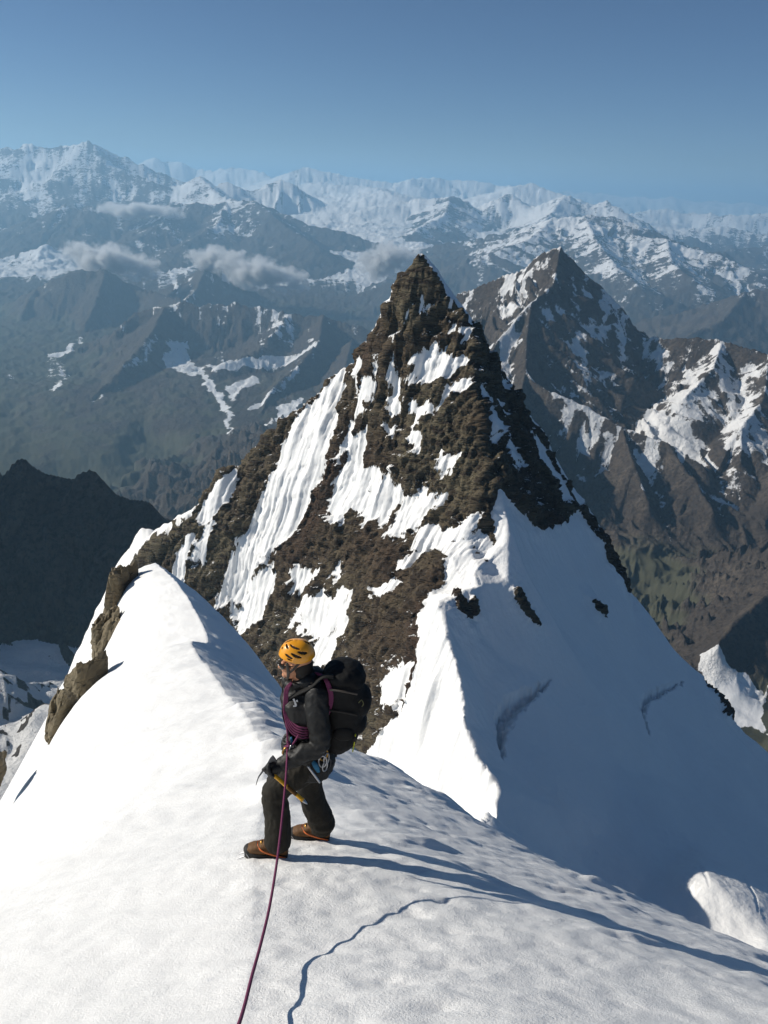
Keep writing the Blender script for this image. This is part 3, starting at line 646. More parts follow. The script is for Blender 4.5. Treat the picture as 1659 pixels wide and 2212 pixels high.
TH = np.radians(np.concatenate([np.linspace(-56.0, -33.0, 40)[:-1], np.linspace(-33.0, 33.0, 815)])); NT = len(TH)
RR = np.concatenate([np.geomspace(330, 900, 60)[:-1], np.linspace(900, 1300, 90)[:-1], np.geomspace(1300, 2150, 80)[:-1], np.geomspace(2150, 3500, 220)[:-1], np.geomspace(3500, 11500, 190)[:-1],
                     np.geomspace(11500, 17220, 120)[:-1], np.geomspace(17220, 52000, 100)[:-1], np.array([60000., 75000., 95000.])])
tt, rr = np.meshgrid(TH, RR)
X, Y = rr * np.sin(tt), rr * np.cos(tt)
# valley floors from a few spot heights
spot = np.array([P(*a) for a in [(100, 1400, 1060), (100, 1500, 880), (0, 1600, 740), (120, 1640, 660), (0, 1380, 1090), (240, 1340, 1120), (1450, 1240, 2150), (1600, 1215, 2250), (1500, 1340, 1850), (1420, 1230, 2150), (1560, 1450, 1600), (1659, 1520, 1400),
    (1620, 1570, 1330), (1440, 1330, 1850), (1700, 1650, 1200), (350, 1085, 4500), (0, 1010, 4700), (200, 960, 5100), (420, 930, 5400), (560, 960, 5100), (-100, 980, 5000)]] +
    [(300, 420, -560), (450, 380, -700), (350, 620, -850), (600, 900, -960), (100, 700, -800), (0, 1400, -1000), (-700, 1900, -1400), (-300, 2600, -1600), (0, 3400, -1650), (1500, 3800, -1200), (-1500, 4000, -1700), (0, 8000, -1750), (-3000, 8000, -1750), (3000, 8000, -1600), (0, 12000, -1900), (-5000, 12000, -1900), (5000, 12000, -1900), (0, 20000, -2000), (-10000, 20000, -2000), (10000, 20000, -2000), (0, 50000, -2000), (-25000, 50000, -2000), (25000, 50000, -2000)])
num = np.zeros(X.shape); den = np.zeros(X.shape)
for q in spot:
    w = 1.0 / ((3 * (tt - math.atan2(q[0], q[1]))) ** 2 + np.log(rr / math.hypot(q[0], q[1])) ** 2 + 2e-3) ** 3
    num += w * q[2]; den += w
BASE = num / den
# rolling ridged country in the distance
lam = np.clip(rr * 0.16, 300, 3400)
far = sstep(10500, 14000, rr)
hills = fbm2(X / 2600, Y / 2600, 6, 201, 0.5, ridged=True)
BASE = BASE + far * (500 + 420 * sstep(12000, 26000, rr)) * np.maximum(hills + 0.35, 0) ** 1.3 + (1 - far) * 30 * fbm2(X / 350, Y / 350, 5, 202) * sstep(700, 2000, rr)
Z = BASE.copy(); BIAS = np.where(rr > 11500, 0.1, -0.3); RIBV = np.zeros(X.shape); OWN = np.full(X.shape, -1); CREST = np.zeros(X.shape)
wob1 = fbm2(X / 420, Y / 420, 4, 211); wob2 = fbm2(X / 2100, Y / 2100, 4, 212)
for ri, (pts, slope, base, sb, rib, dep) in enumerate(RIDGES):
    slope *= 1.6 if pts[:, 1].mean() < 12000 else 1.25
    reach = (pts[:, 2].max() - base) / slope * 3.2
    sel = (X > pts[:, 0].min() - reach) & (X < pts[:, 0].max() + reach) & (Y > pts[:, 1].min() - reach) & (Y < pts[:, 1].max() + reach)
    if not sel.any(): continue
    x, y = X[sel], Y[sel]
    D = np.full(x.shape, 1e9); H = np.zeros(x.shape); Tn = np.zeros(x.shape); S0 = 0.0
    for i in range(len(pts) - 1):
        a, b = pts[i], pts[i + 1]; e = b[:2] - a[:2]; L = math.hypot(*e)
        t = np.clip(((x - a[0]) * e[0] + (y - a[1]) * e[1]) / (L * L), 0, 1)
        dx, dy = x - a[0] - e[0] * t, y - a[1] - e[1] * t; d = np.hypot(dx, dy)
        h = a[2] + (b[2] - a[2]) * t
        sgn = np.where(dx * e[1] - dy * e[0] > 0, 1.0, -1.0)
        better = (h - d * slope) > (H - D * slope)
        k = better | (D > 1e8)
        D = np.where(k, d, D); H = np.where(k, h, H); Tn = np.where(k, (S0 + L * t) + sgn * 5000 + 0.5 * np.arctan2(dy, dx) * np.minimum(d, 600) * ((t <= 0) | (t >= 1)), Tn)
        S0 += L
    wv = wob1[sel] if rib < 260 else wob2[sel]
    rb = fbm2(Tn / rib + 0.7 * wv, D / (rib * 5.0), 5, 220 + ri, 0.55, ridged=True)
    s_eff = slope * (1 - dep * rb * sstep(0, rib * 1.2, D))
    bl = BASE[sel] - 12.0; span = np.maximum(H - bl, 20.0)
    # crests are jagged
    jag_ = rib * 0.07 * fbm2(Tn / (rib * 0.45), Tn * 0 + ri, 4, 300 + ri) * np.exp(-D / (rib * 0.5))
    tq = s_eff * D / span
    z = bl + span * (0.78 * np.exp(-tq - 0.4 * tq * tq) + 0.22 * np.exp(-0.42 * tq) * (1 - sstep(1.9, 3.1, slope * D / span))) + jag_
    cur = Z[sel]; up = z > cur
    Z[sel] = np.where(up, z, cur)
    for arr, val in ((BIAS, sb), (OWN, ri)): q = arr[sel]; arr[sel] = np.where(up, val, q)
    q = RIBV[sel]; RIBV[sel] = np.where(up, rb, q)
    q = CREST[sel]; CREST[sel] = np.where(up, np.exp(-D / (rib * 1.5)), q)
fine = fbm3(X / 130, Y / 130, Z / 130, 5, 231, 0.55, ridged=True)
mtn = sstep(20, 150, Z - BASE)
cell = np.clip(rr / 3000, 0.25, 4)
Z = Z + mtn * 16 * fine * np.clip(cell, 0.3, 2.5) + mtn * far * 60 * fbm2(X / 700, Y / 700, 4, 241, 0.5, ridged=True)
V = np.stack([X, Y, Z], -1); N = normals(V)
# snow lies in gullies, on ledges, on the high ground and in the shade of the sun
steep = np.sqrt(np.maximum(0, 1 - N[..., 2] ** 2)) / np.maximum(N[..., 2], 0.05)
patch = fbm2(X / np.clip(rr * 0.07, 60, 900), Y / np.clip(rr * 0.07, 60, 900), 6, 251, 0.6)
stripe = fbm2((X * 0.8 + Y * 0.6) / (rr * 0.014 + 10), (Y * 0.8 - X * 0.6) / (rr * 0.05 + 30), 5, 252, 0.6)
hgt = sstep(-1500, -250, Z) * 0.45
snow = 0.19 + BIAS * 0.8 + hgt + 0.42 * patch + 0.30 * stripe - 0.42 * RIBV * mtn - 0.22 * np.maximum(steep - 0.8, 0)
snow -= 0.5 * (1 - mtn) * sstep(900, 1500, rr) * (1 - far) - 0.05
lm = (X < 0) & (rr > 5000) & (rr < 12500)
snow = np.where(lm, snow + 0.10 + 0.20 * stripe - 0.15 * RIBV * mtn - 0.45 * sstep(-1180, -1420, Z), snow)
snow = np.where(lm, snow + 0.55 * CREST * (stripe + 0.25), snow)
snow = np.where((X < 300) & (rr > 1250) & (rr < 6200) & (Z < -1250), snow - 0.7, snow)
rm = (X > 250) & (rr > 2200) & (rr < 3700)
snow = np.where(rm, snow + 0.07 + 0.30 * stripe - 0.10 * RIBV, snow)
snow = np.where((rr < 1150) & (X < -60) & (Z - BASE < 70), 0.3 + 0.75 * sstep(0.9, 0.35, steep) + 0.5 * patch, snow)
snow = np.where(OWN == 1, np.minimum(snow, 0.1 + 0.3 * patch), snow); snow = np.where(OWN == 0, np.minimum(snow, 0.15 + 0.3 * patch), snow)
# avalanche cones and a firn tongue in the bowls, traced from spots on the ground
def land_hit(u, v):
    d = raydir(u, v); ts = np.geomspace(700, 30000, 2600); q = CAM[None] + d[None] * ts[:, None]
    r_ = np.hypot(q[:, 0], q[:, 1]); th = np.arctan2(q[:, 0], q[:, 1])
    i = np.clip(np.searchsorted(RR, r_), 1, len(RR) - 1); j = np.clip(np.searchsorted(TH, th), 0, NT - 1)
    k = np.nonzero(q[:, 2] < Z[i, j])[0]
    return q[k[0]] if len(k) else q[-1]
for pts, amt in [
    ([(440, 790), (520, 775), (620, 765), (690, 735), (700, 745), (640, 775), (540, 795), (470, 805)], 0.9), ([(430, 800), (455, 810), (500, 880), (505, 930), (490, 925), (485, 880), (440, 830)], 0.9),
    ([(360, 730), (410, 735), (420, 790), (450, 790), (420, 815), (370, 800), (345, 770)], 0.7), ([(270, 790), (330, 730), (345, 720), (340, 740), (300, 785), (270, 800)], 0.8), ([(90, 770), (140, 755), (205, 690), (160, 760), (110, 775)], 0.8),
    ([(100, 845), (150, 800), (155, 812), (120, 850)], 0.7), ([(190, 865), (270, 835), (265, 845), (200, 870)], 0.7), ([(530, 880), (600, 830), (640, 790), (650, 800), (600, 850), (545, 890)], 0.75), ([(555, 930), (600, 880), (660, 850), (650, 870), (590, 910)], 0.75),
    ([(480, 840), (540, 810), (570, 815), (520, 850), (500, 870)], 0.7),
    ([(1350, 930), (1410, 865), (1430, 900), (1500, 940), (1530, 960), (1480, 1010), (1440, 960), (1390, 940)], 0.9), ([(1190, 852), (1230, 862), (1300, 905), (1290, 912), (1220, 875)], 0.9), ([(1160, 760), (1210, 820), (1290, 870), (1340, 900), (1330, 910), (1240, 850), (1180, 800)], 0.7),
    ([(1240, 690), (1280, 700), (1310, 740), (1290, 735), (1250, 715)], 0.6), ([(1050, 690), (1120, 655), (1130, 665), (1080, 700)], 0.7), ([(1530, 960), (1600, 940), (1659, 920), (1659, 985), (1600, 985)], 0.6), ([(1560, 820), (1620, 800), (1659, 850), (1590, 870)], 0.5), ([(1480, 820), (1530, 790), (1520, 830), (1490, 845)], 0.6), ([(1515, 870), (1580, 895), (1640, 860), (1580, 910), (1530, 900)], 0.8), ([(1580, 640), (1640, 628), (1659, 650), (1600, 655)], 0.4),
    ([(640, 470), (700, 425), (680, 400), (740, 393), (800, 405), (870, 450), (840, 490), (760, 462), (700, 460)], 0.9), ([(1100, 425), (1150, 402), (1215, 424), (1180, 435), (1130, 432)], 0.9), ([(1560, 1560), (1500, 1420), (1540, 1400), (1600, 1450), (1659, 1480), (1659, 1580)], 0.9)]:
    pg = [tuple(land_hit(*p)[:2]) for p in pts]; rad = math.hypot(*pg[0])
    wv = rad * 0.012
    q = np.array(pg); lo_, hi_ = q.min(0) - rad * 0.03, q.max(0) + rad * 0.03
    k = (X > lo_[0]) & (X < hi_[0]) & (Y > lo_[1]) & (Y < hi_[1]); x, y = X[k], Y[k]; fs = rad * 0.03
    sd = seg_sdf(x + wv * fbm2(x / fs, y / fs, 4, 261), y + wv * fbm2(x / fs, y / fs, 4, 262), pg)
    snow[k] = np.maximum(snow[k], (0.5 + sd / (rad * 0.012)).clip(-1, 1) * amt + 0.14 * patch[k])
snow = np.clip(snow, -0.4, 1.4)
green = np.clip(0.5 + (-1420 - Z) / 500 + 0.25 * patch, 0, 1) * (1 - 0.5 * far)
green = np.maximum(green, 0.75 * (1 - mtn) * ((X > 0) & (rr < 2600)))
NAMES = {}
def own_name(k):
    if k < 0: return 'valley'
    if k in (0, 1, 2): return 'dark_ridge'
    y0 = RIDGES[k][0][:, 1].mean(); x0 = RIDGES[k][0][:, 0].mean()
    if y0 > 12500: return 'distant_ranges'
    if x0 < 0 or y0 > 10800: return 'hazy_mountains'
    return 'pyramid_mountain' if y0 < 5000 else 'brown_mountain'
lab = {'valley': 'dark valley floors of scree and thin grass far below', 'dark_ridge': 'dark jagged rock ridge rising above the shaded glacier', 'distant_ranges': 'long hazy ranges with glaciers along the horizon',
       'hazy_mountains': 'hazy brown mountains streaked with snow across the deep valley', 'pyramid_mountain': 'pyramid-shaped mountain with one bright and one dark face above the valley', 'brown_mountain': 'low brown mountain behind the pyramid mountain'}
names = sorted(lab); code = np.array([names.index(own_name(k)) for k in range(-1, len(RIDGES))])
fc = code[OWN[:-1, :-1] + 1]
fc = np.where(rr[:-1, :-1] > 13500, names.index('distant_ranges'), fc)
for i, nm in enumerate(names):
    if (fc == i).any(): put(grid_mesh(nm, V, M_LAND, {'snow': snow, 'green': green}, keep=(fc == i)), kind='structure', label=lab[nm])
# the plain goes on below everything to the horizon
me = bpy.data.meshes.new('lowland'); me.from_pydata([(-120000, -9000, -2060), (120000, -9000, -2060), (120000, 96000, -2060), (-120000, 96000, -2060)], [], [(0, 1, 2, 3)]); me.materials.append(M_LAND)
put(bpy.data.objects.new('lowland', me), kind='structure', label='hazy lowland under the distant ranges')

# ------------------------------------------------------------------ haze
bm = bmesh.new(); bmesh.ops.create_cube(bm, size=1.0)
for v in bm.verts: v.co = Vector((v.co.x * 250000, v.co.y * 110000 + 44000, v.co.z * 2900 - 2065 + 1450))
me = bpy.data.meshes.new('haze'); bm.to_mesh(me); bm.free()
m, n, l, out = nt('valley_haze')
pv = n.new('ShaderNodeVolumePrincipled'); pv.inputs['Density'].default_value = 5.4e-5; pv.inputs['Color'].default_value = (0.40, 0.70, 0.97, 1)
pv.inputs['Anisotropy'].default_value = 0.25
l.new(pv.outputs[0], out.inputs['Volume']); me.materials.append(m)
put(bpy.data.objects.new('haze', me), kind='stuff', label='blue summer haze filling the air over the valleys')

# ------------------------------------------------------------------ rock outcrops on the left edge of the ridge
def rock_mesh(name, c, r, seed, sub=5, amp=0.32, lean=(0, 0)):
    bm = bmesh.new(); bmesh.ops.create_icosphere(bm, subdivisions=sub, radius=1.0)
    co = np.array([v.co[:] for v in bm.verts])
    q = co.copy()
    # flat cleavage faces: clip the ball with random planes, then roughen it
    rg = np.random.default_rng(seed)
    for k in range(26):
        nn = rg.normal(size=3) * np.array([1, 1, 0.55]); nn /= np.linalg.norm(nn); h = rg.uniform(0.45, 0.8)
        d = q @ nn - h; q -= np.maximum(d, 0)[:, None] * nn * 0.93
    s = seed * 3.1
    dsp = fbm3(q[:, 0] * 1.7 + s, q[:, 1] * 1.7, q[:, 2] * 1.1, 3, seed, 0.55, ridged=True) * amp + fbm3(q[:, 0] * 5 + s + q[:, 2], q[:, 1] * 5, q[:, 2] * 2.2, 4, seed + 5, 0.6, ridged=True) * amp * 0.38
    dsp = dsp * 0.55 + 0.13 * worley3(q[:, 0] * 2.2 + s, q[:, 1] * 2.2, q[:, 2] * 1.2, seed) + 0.06 * worley3(q[:, 0] * 5 + s, q[:, 1] * 5, q[:, 2] * 3, seed + 3)
    q = q * (1 + dsp[:, None]) * np.array(r)
    q[:, 0] += q[:, 2] * lean[0]; q[:, 1] += q[:, 2] * lean[1]
    for v, w in zip(bm.verts, q): v.co = Vector(tuple(w))
    me = bpy.data.meshes.new(name); bm.to_mesh(me); bm.free(); me.materials.append(M_ROCK)
    o = bpy.data.objects.new(name, me); o.location = Vector(tuple(c)); return o
for c, r, sd, ln, lb in [
    (P(258, 1322, 42.5) + np.array([0, 0, -0.4]), (1.35, 2.2, 3.6), 3, (0.16, 0), 'tall olive brown rock tower at the far end of the snow ridge'),
    (P(231, 1418, 37.5), (1.0, 1.9, 2.3), 9, (0.2, 0), 'narrow brown rock step just below the tall rock tower'),
    (P(186, 1474, 24.6) + np.array([-0.1, 0, -0.5]), (0.75, 1.4, 1.25), 14, (0.25, 0.1), 'squat brown rock buttress breaking out of the snow edge'),
    (P(146, 1528, 21.0) + np.array([-0.2, 0, -0.5]), (0.62, 1.2, 0.95), 23, (0.2, 0.1), 'small sloping rock slab at the low end of the buttress'),
    (P(8, 1668, 12.6) + np.array([-0.3, 0.2, -0.1]), (0.34, 0.6, 0.3), 31, (0, 0), 'small grey rock poking out below the snow edge')]:
    put(rock_mesh('rock_outcrop', c, r, sd, lean=ln), label=lb, cat='rock', group='rock outcrops along the ridge edge')

# ------------------------------------------------------------------ small clouds in the valley
def cloud(c, r, seed, label, dens=0.032, thr=0.68, tilt=0.0):
    bm = bmesh.new(); bmesh.ops.create_icosphere(bm, subdivisions=3, radius=1.0)
    me = bpy.data.meshes.new('cloud')
    for v in bm.verts: v.co = Vector((v.co.x * r[0], v.co.y * r[1], v.co.z * r[2]))
    bm.to_mesh(me); bm.free()
    m, n, l, out = nt('cloud_vapour')
    tc = n.new('ShaderNodeTexCoord').outputs['Object']
    mp = node(n, 'ShaderNodeMapping'); mp.inputs['Scale'].default_value = (1 / r[0], 1 / r[1], 1 / r[2]); l.new(tc, mp.inputs[0])
    ln = node(n, 'ShaderNodeVectorMath', operation='LENGTH'); l.new(mp.outputs[0], ln.inputs[0])
    mp2 = node(n, 'ShaderNodeMapping'); mp2.inputs['Location'].default_value = (seed * 13.1, seed * 7.7, 0); l.new(tc, mp2.inputs[0])
    a = noise_tex(n, l, mp2.outputs[0], 1.9 / r[0], 6, 0.62)
    b = noise_tex(n, l, mp2.outputs[0], 6.0 / r[0], 6, 0.6)
    f = math_n(n, l, 'ADD', math_n(n, l, 'MULTIPLY', math_n(n, l, 'SUBTRACT', a, 0.5), 3.2), math_n(n, l, 'MULTIPLY', math_n(n, l, 'SUBTRACT', b, 0.5), 1.5))
    f = math_n(n, l, 'ADD', f, math_n(n, l, 'MULTIPLY', math_n(n, l, 'SUBTRACT', thr, ln.outputs['Value']), 1.25))
    f = maprange(n, l, f, 0.0, 0.7, 0.0, dens)
    pv = n.new('ShaderNodeVolumePrincipled'); l.new(f, pv.inputs['Density']); pv.inputs['Color'].default_value = (0.97, 0.97, 0.97, 1); pv.inputs['Anisotropy'].default_value = 0.3
    l.new(pv.outputs[0], out.inputs['Volume']); me.materials.append(m)
    o = bpy.data.objects.new('cloud', me); o.location = Vector(tuple(c)); o.rotation_euler = (0, tilt, 0)
    return put(o, label=label, cat='cloud', group='small clouds over the valley')
k9 = 10500 / 1836
cloud(P(228, 560, 10200), (125 * k9, 420, 44 * k9), 1, 'small ragged white cloud over the rounded hazy mountain', tilt=0.20)
cloud(P(465, 557, 10400), (80 * k9, 320, 32 * k9), 5, 'small white cloud cap touching the pointed hazy peak', tilt=0.06)
cloud(P(555, 588, 10000), (120 * k9, 400, 42 * k9), 2, 'long thin white cloud trailing beside the pointed hazy peak', tilt=0.20)
cloud(P(835, 560, 10600), (84 * k9, 380, 52 * k9), 3, 'puffy white cloud half hidden behind the tip of the rock pyramid')
cloud(P(295, 455, 14600), (110 * 8.2, 520, 20 * 8.2), 4, 'flat white cloud bank lying against a far dark mountain', tilt=0.03)

# ------------------------------------------------------------------ climber
A3 = lambda *a: np.array(a, float)
def mesh_obj(name, verts, faces, mat, parent=None, smooth=True):
    me = bpy.data.meshes.new(name); me.from_pydata([tuple(v) for v in verts], [], faces)
    if smooth: me.polygons.foreach_set('use_smooth', [True] * len(me.polygons))
    me.update(); me.materials.append(mat)
    return put(bpy.data.objects.new(name, me), parent)
def tube_data(pts, rad, seg=12, cap=True, closed=False):
    """swept tube; rad: number or (a, b) per point"""
    pts = [A3(*p) for p in pts]; k = len(pts)
    rad = list(rad) if hasattr(rad, '__len__') else [rad] * k
    V, Fc = [], []; up = None
    for i in range(k):
        if closed: t = pts[(i + 1) % k] - pts[i - 1]
        else: t = pts[min(i + 1, k - 1)] - pts[max(i - 1, 0)]
        t = t / (np.linalg.norm(t) + 1e-9)
        if up is None:
            up = np.cross(t, A3(0, 1, 0));
            if np.linalg.norm(up) < 0.2: up = np.cross(t, A3(1, 0, 0))
        up = up - t * (up @ t); up /= np.linalg.norm(up) + 1e-9; sd = np.cross(t, up)
        a, b = rad[i] if hasattr(rad[i], '__len__') else (rad[i], rad[i])
        for j in range(seg):
            an = 2 * math.pi * j / seg; V.append(pts[i] + up * a * math.cos(an) + sd * b * math.sin(an))
    for i in range(k if closed else k - 1):
        for j in range(seg):
            i2 = (i + 1) % k
            Fc.append((i * seg + j, i * seg + (j + 1) % seg, i2 * seg + (j + 1) % seg, i2 * seg + j))
    if cap and not closed:
        Fc.append(tuple(range(seg))[::-1]); Fc.append(tuple((k - 1) * seg + j for j in range(seg)))
    return V, Fc
def smooth_path(pts, n=8, closed=False):
    P_ = np.array(pts, float)
    if closed: P_ = np.concatenate([P_[-2:], P_, P_[:3]]); T_ = np.linspace(2, len(P_) - 3, (len(P_) - 5) * n + 1)[:-1]
    else: T_ = np.linspace(0, len(P_) - 1, (len(P_) - 1) * n + 1)
    return catmull(P_, T_)
def tube(name, pts, rad, mat, parent=None, seg=10, n=6, closed=False, raw=False):
    if not raw:
        k = len(pts)
        if hasattr(rad, '__len__'):
            ra = np.array([r if hasattr(r, '__len__') else (r, r) for r in rad], float); rad = [tuple(x) for x in catmull(ra, np.linspace(0, k - 1, (k - 1) * n + 1))]
        pts = smooth_path(pts, n, closed)
    V, Fc = tube_data(pts, rad, seg, True, closed)
    return mesh_obj(name, V, Fc, mat, parent)
def ball_data(c, r, seg=20, rings=12):
    V, Fc = [], []
    for i in range(rings + 1):
        th = math.pi * i / rings
        for j in range(seg):
            ph = 2 * math.pi * j / seg
            V.append(A3(c[0] + r[0] * math.sin(th) * math.cos(ph), c[1] + r[1] * math.sin(th) * math.sin(ph), c[2] + r[2] * math.cos(th)))
    for i in range(rings):
        for j in range(seg): Fc.append((i * seg + j, (i + 1) * seg + j, (i + 1) * seg + (j + 1) % seg, i * seg + (j + 1) % seg))
    return V, Fc
def limb(*a):
    """tapered limb: (point, radius) pairs with round ends"""
    pts = [A3(*p) for p, r in a]; rad = [r for p, r in a]
    k = len(pts); pp = smooth_path(pts, 6); ra = catmull(np.array([r if hasattr(r, '__len__') else (r, r) for r in rad], float), np.linspace(0, k - 1, (k - 1) * 6 + 1))
    out = [tube_data(pp, [tuple(x) for x in ra], 16)]
    for p, r in ((pts[0], rad[0]), (pts[-1], rad[-1])):
        rr_ = min(r) if hasattr(r, '__len__') else r
        out.append(ball_data(p, (rr_ * 0.97,) * 3, 14, 8))
    return out
def loft(rings, seg=28):
    """stack of ellipses (centre, half depth x, half width y)"""
    V, Fc = [], []
    for c, a, b in rings:
        for j in range(seg):
            an = 2 * math.pi * j / seg; cs, sn_ = math.cos(an), math.sin(an)
            V.append(A3(c[0] + a * math.copysign(abs(cs) ** 0.85, cs), c[1] + b * math.copysign(abs(sn_) ** 0.85, sn_), c[2]))
    for i in range(len(rings) - 1):
        for j in range(seg): Fc.append((i * seg + j, i * seg + (j + 1) % seg, (i + 1) * seg + (j + 1) % seg, (i + 1) * seg + j))
    Fc.append(tuple(range(seg))[::-1]); Fc.append(tuple((len(rings) - 1) * seg + j for j in range(seg)))
    return [(V, Fc)]
def fuse(name, pieces, mat, parent=None, voxel=0.009, smooth=6, wrinkle=None, post=None):
    """melt the pieces into one continuous skin"""
    V, Fc = [], []
    for v, f_ in pieces:
        o = len(V); V += [tuple(x) for x in v]; Fc += [tuple(i + o for i in q) for q in f_]
    me = bpy.data.meshes.new(name + '_raw'); me.from_pydata(V, [], Fc); me.update()
    ob = bpy.data.objects.new(name + '_raw', me); COL.objects.link(ob)
    r = ob.modifiers.new('r', 'REMESH'); r.mode = 'VOXEL'; r.voxel_size = voxel
    s = ob.modifiers.new('s', 'SMOOTH'); s.factor = 0.5; s.iterations = smooth
    dg = bpy.context.evaluated_depsgraph_get(); dg.update()
    nm = bpy.data.meshes.new_from_object(ob.evaluated_get(dg)); nm.name = name
    bpy.data.objects.remove(ob); bpy.data.meshes.remove(me)
    co = np.empty(len(nm.vertices) * 3, np.float32); nm.vertices.foreach_get('co', co); co = co.reshape(-1, 3).astype(float)
    no = np.empty(len(nm.vertices) * 3, np.float32); nm.vertices.foreach_get('normal', no); no = no.reshape(-1, 3).astype(float)
    if wrinkle is not None: co += no * wrinkle(co)[:, None]
    if post is not None: co = post(co)
    nm.vertices.foreach_set('co', co.astype(np.float32).reshape(-1))
    nm.polygons.foreach_set('use_smooth', [True] * len(nm.polygons)); nm.update()
    nm.materials.clear(); nm.materials.append(mat)
    return put(bpy.data.objects.new(name, nm), parent)

M_SKIN = plain('sunburnt_skin', (0.52, 0.25, 0.14), 0.5, vary=0.22, scale=40, spec=0.4)
M_JKT = plain('black_shell_fabric', (0.010, 0.010, 0.0095), 0.55, vary=0.35, scale=14, bump=0.25, bscale=120, spec=0.35)
M_TRS = plain('charcoal_soft_shell', (0.020, 0.0175, 0.013), 0.75, vary=0.35, scale=12, bump=0.3, bscale=160, spec=0.2)
M_PACK = plain('black_pack_cordura', (0.007, 0.007, 0.007), 0.75, vary=0.4, scale=20, bump=0.3, bscale=260, spec=0.25)
M_HELM = plain('orange_helmet_shell', (0.80, 0.33, 0.012), 0.28, vary=0.12, scale=9, spec=0.5, coat=0.5)
M_DARK = plain('dark_foam', (0.02, 0.017, 0.014), 0.8, vary=0.3)
M_LENS = plain('smoked_lens', (0.006, 0.009, 0.008), 0.22, vary=0.2, spec=0.3)
M_STRAP = plain('grey_webbing', (0.075, 0.062, 0.05), 0.8, vary=0.3, scale=60)
M_ROPE = plain('plum_rope_sheath', (0.15, 0.036, 0.085), 0.85, vary=0.45, scale=160, bump=0.4, bscale=420, spec=0.2)
M_LEATHER = plain('brown_boot_leather', (0.125, 0.062, 0.024), 0.65, vary=0.45, scale=30, bump=0.3, bscale=150, spec=0.3)
M_RUB = plain('black_boot_rubber', (0.018, 0.017, 0.016), 0.7, vary=0.3, scale=30)
M_STEEL = plain('worn_steel', (0.42, 0.42, 0.43), 0.32, 0.9, vary=0.25, scale=60)
M_DSTEEL = plain('dark_forged_steel', (0.07, 0.07, 0.075), 0.4, 0.7, vary=0.3, scale=60)
M_SHAFT = plain('yellow_axe_shaft', (0.82, 0.40, 0.012), 0.4, vary=0.1, scale=30, spec=0.5)
M_BLUE = plain('blue_webbing', (0.012, 0.11, 0.21), 0.7, vary=0.2, scale=60)
M_YEL = plain('yellow_strap', (0.55, 0.55, 0.02), 0.6, vary=0.2, scale=60)
M_RED = plain('orange_crampon_strap', (0.55, 0.13, 0.03), 0.6, vary=0.25, scale=60)
M_BRASS = plain('anodised_gold', (0.65, 0.36, 0.09), 0.3, 0.8, vary=0.2, scale=60)
M_WHITE = plain('pale_print', (0.55, 0.55, 0.55), 0.7, vary=0.1)

def on_snow(u, v):
    for y in np.linspace(3.0, 8, 1001):
        q = P(u, v, y)
        if q[2] < ground(q[0], q[1]): return q
LS, RS = on_snow(577, 1849), on_snow(671, 1811)      # soles
HEAD = P(640, 1430, 5.08)
neck = A3(-0.535, 5.10, -1.575); pel = A3(-0.435, 5.08, -2.06)
hipL, hipR = pel + A3(-0.02, -0.095, -0.05), pel + A3(0.01, 0.095, -0.05)
ankL = LS + A3(0.085, 0.0, 0.105); ankR = RS + A3(0.085, 0.0, 0.105)
kneL = P(596, 1708, 4.90); kneR = (hipR + ankR) / 2 + A3(-0.075, 0.0, 0.02)
shL, shR = P(684, 1503, 4.945), A3(-0.47, 5.275, -1.59)
elL, haL = P(690, 1607, 4.86), P(591, 1662, 4.80)
wrL = haL + (elL - haL) * 0.24
elR, haR = A3(-0.43, 5.33, -1.88), P(623, 1606, 5.10)
wrR = haR + (elR - haR) * 0.28

TURN = math.radians(16)       # the head turns a little towards the camera
def hfr(x, y, z): return A3(-x * math.cos(TURN) + y * math.sin(TURN), -x * math.sin(TURN) + y * math.cos(TURN), z)
def head_pieces(c):
    f = lambda x, y, z: c + hfr(x, y, z)      # x forward
    out = [ball_data(f(-0.012, 0, 0.03), (0.098, 0.078, 0.095), 28, 18), ball_data(f(0.035, 0, -0.045), (0.060, 0.060, 0.075), 24, 16)]
    out += [ball_data(f(0.078, 0, -0.088), (0.022, 0.026, 0.022), 14, 10)]                                     # chin
    out += limb((f(0.083, 0, 0.018), 0.011), (f(0.100, 0, -0.006), 0.013), (f(0.113, 0, -0.024), 0.0145))     # nose
    out += [ball_data(f(0.100, s * 0.012, -0.029), (0.010, 0.010, 0.009), 10, 8) for s in (-1, 1)]
    out += [ball_data(f(0.090, 0, -0.050), (0.011, 0.024, 0.007), 12, 8), ball_data(f(0.088, 0, -0.062), (0.011, 0.021, 0.007), 12, 8)]   # lips
    out += [ball_data(f(0.074, s * 0.034, 0.024), (0.018, 0.024, 0.010), 12, 8) for s in (-1, 1)]              # brow
    out += [ball_data(f(0.058, s * 0.047, -0.022), (0.026, 0.020, 0.022), 12, 8) for s in (-1, 1)]             # cheek
    out += [ball_data(f(-0.008, s * 0.078, -0.008), (0.017, 0.009, 0.031), 12, 10) for s in (-1, 1)]           # ears
    return out
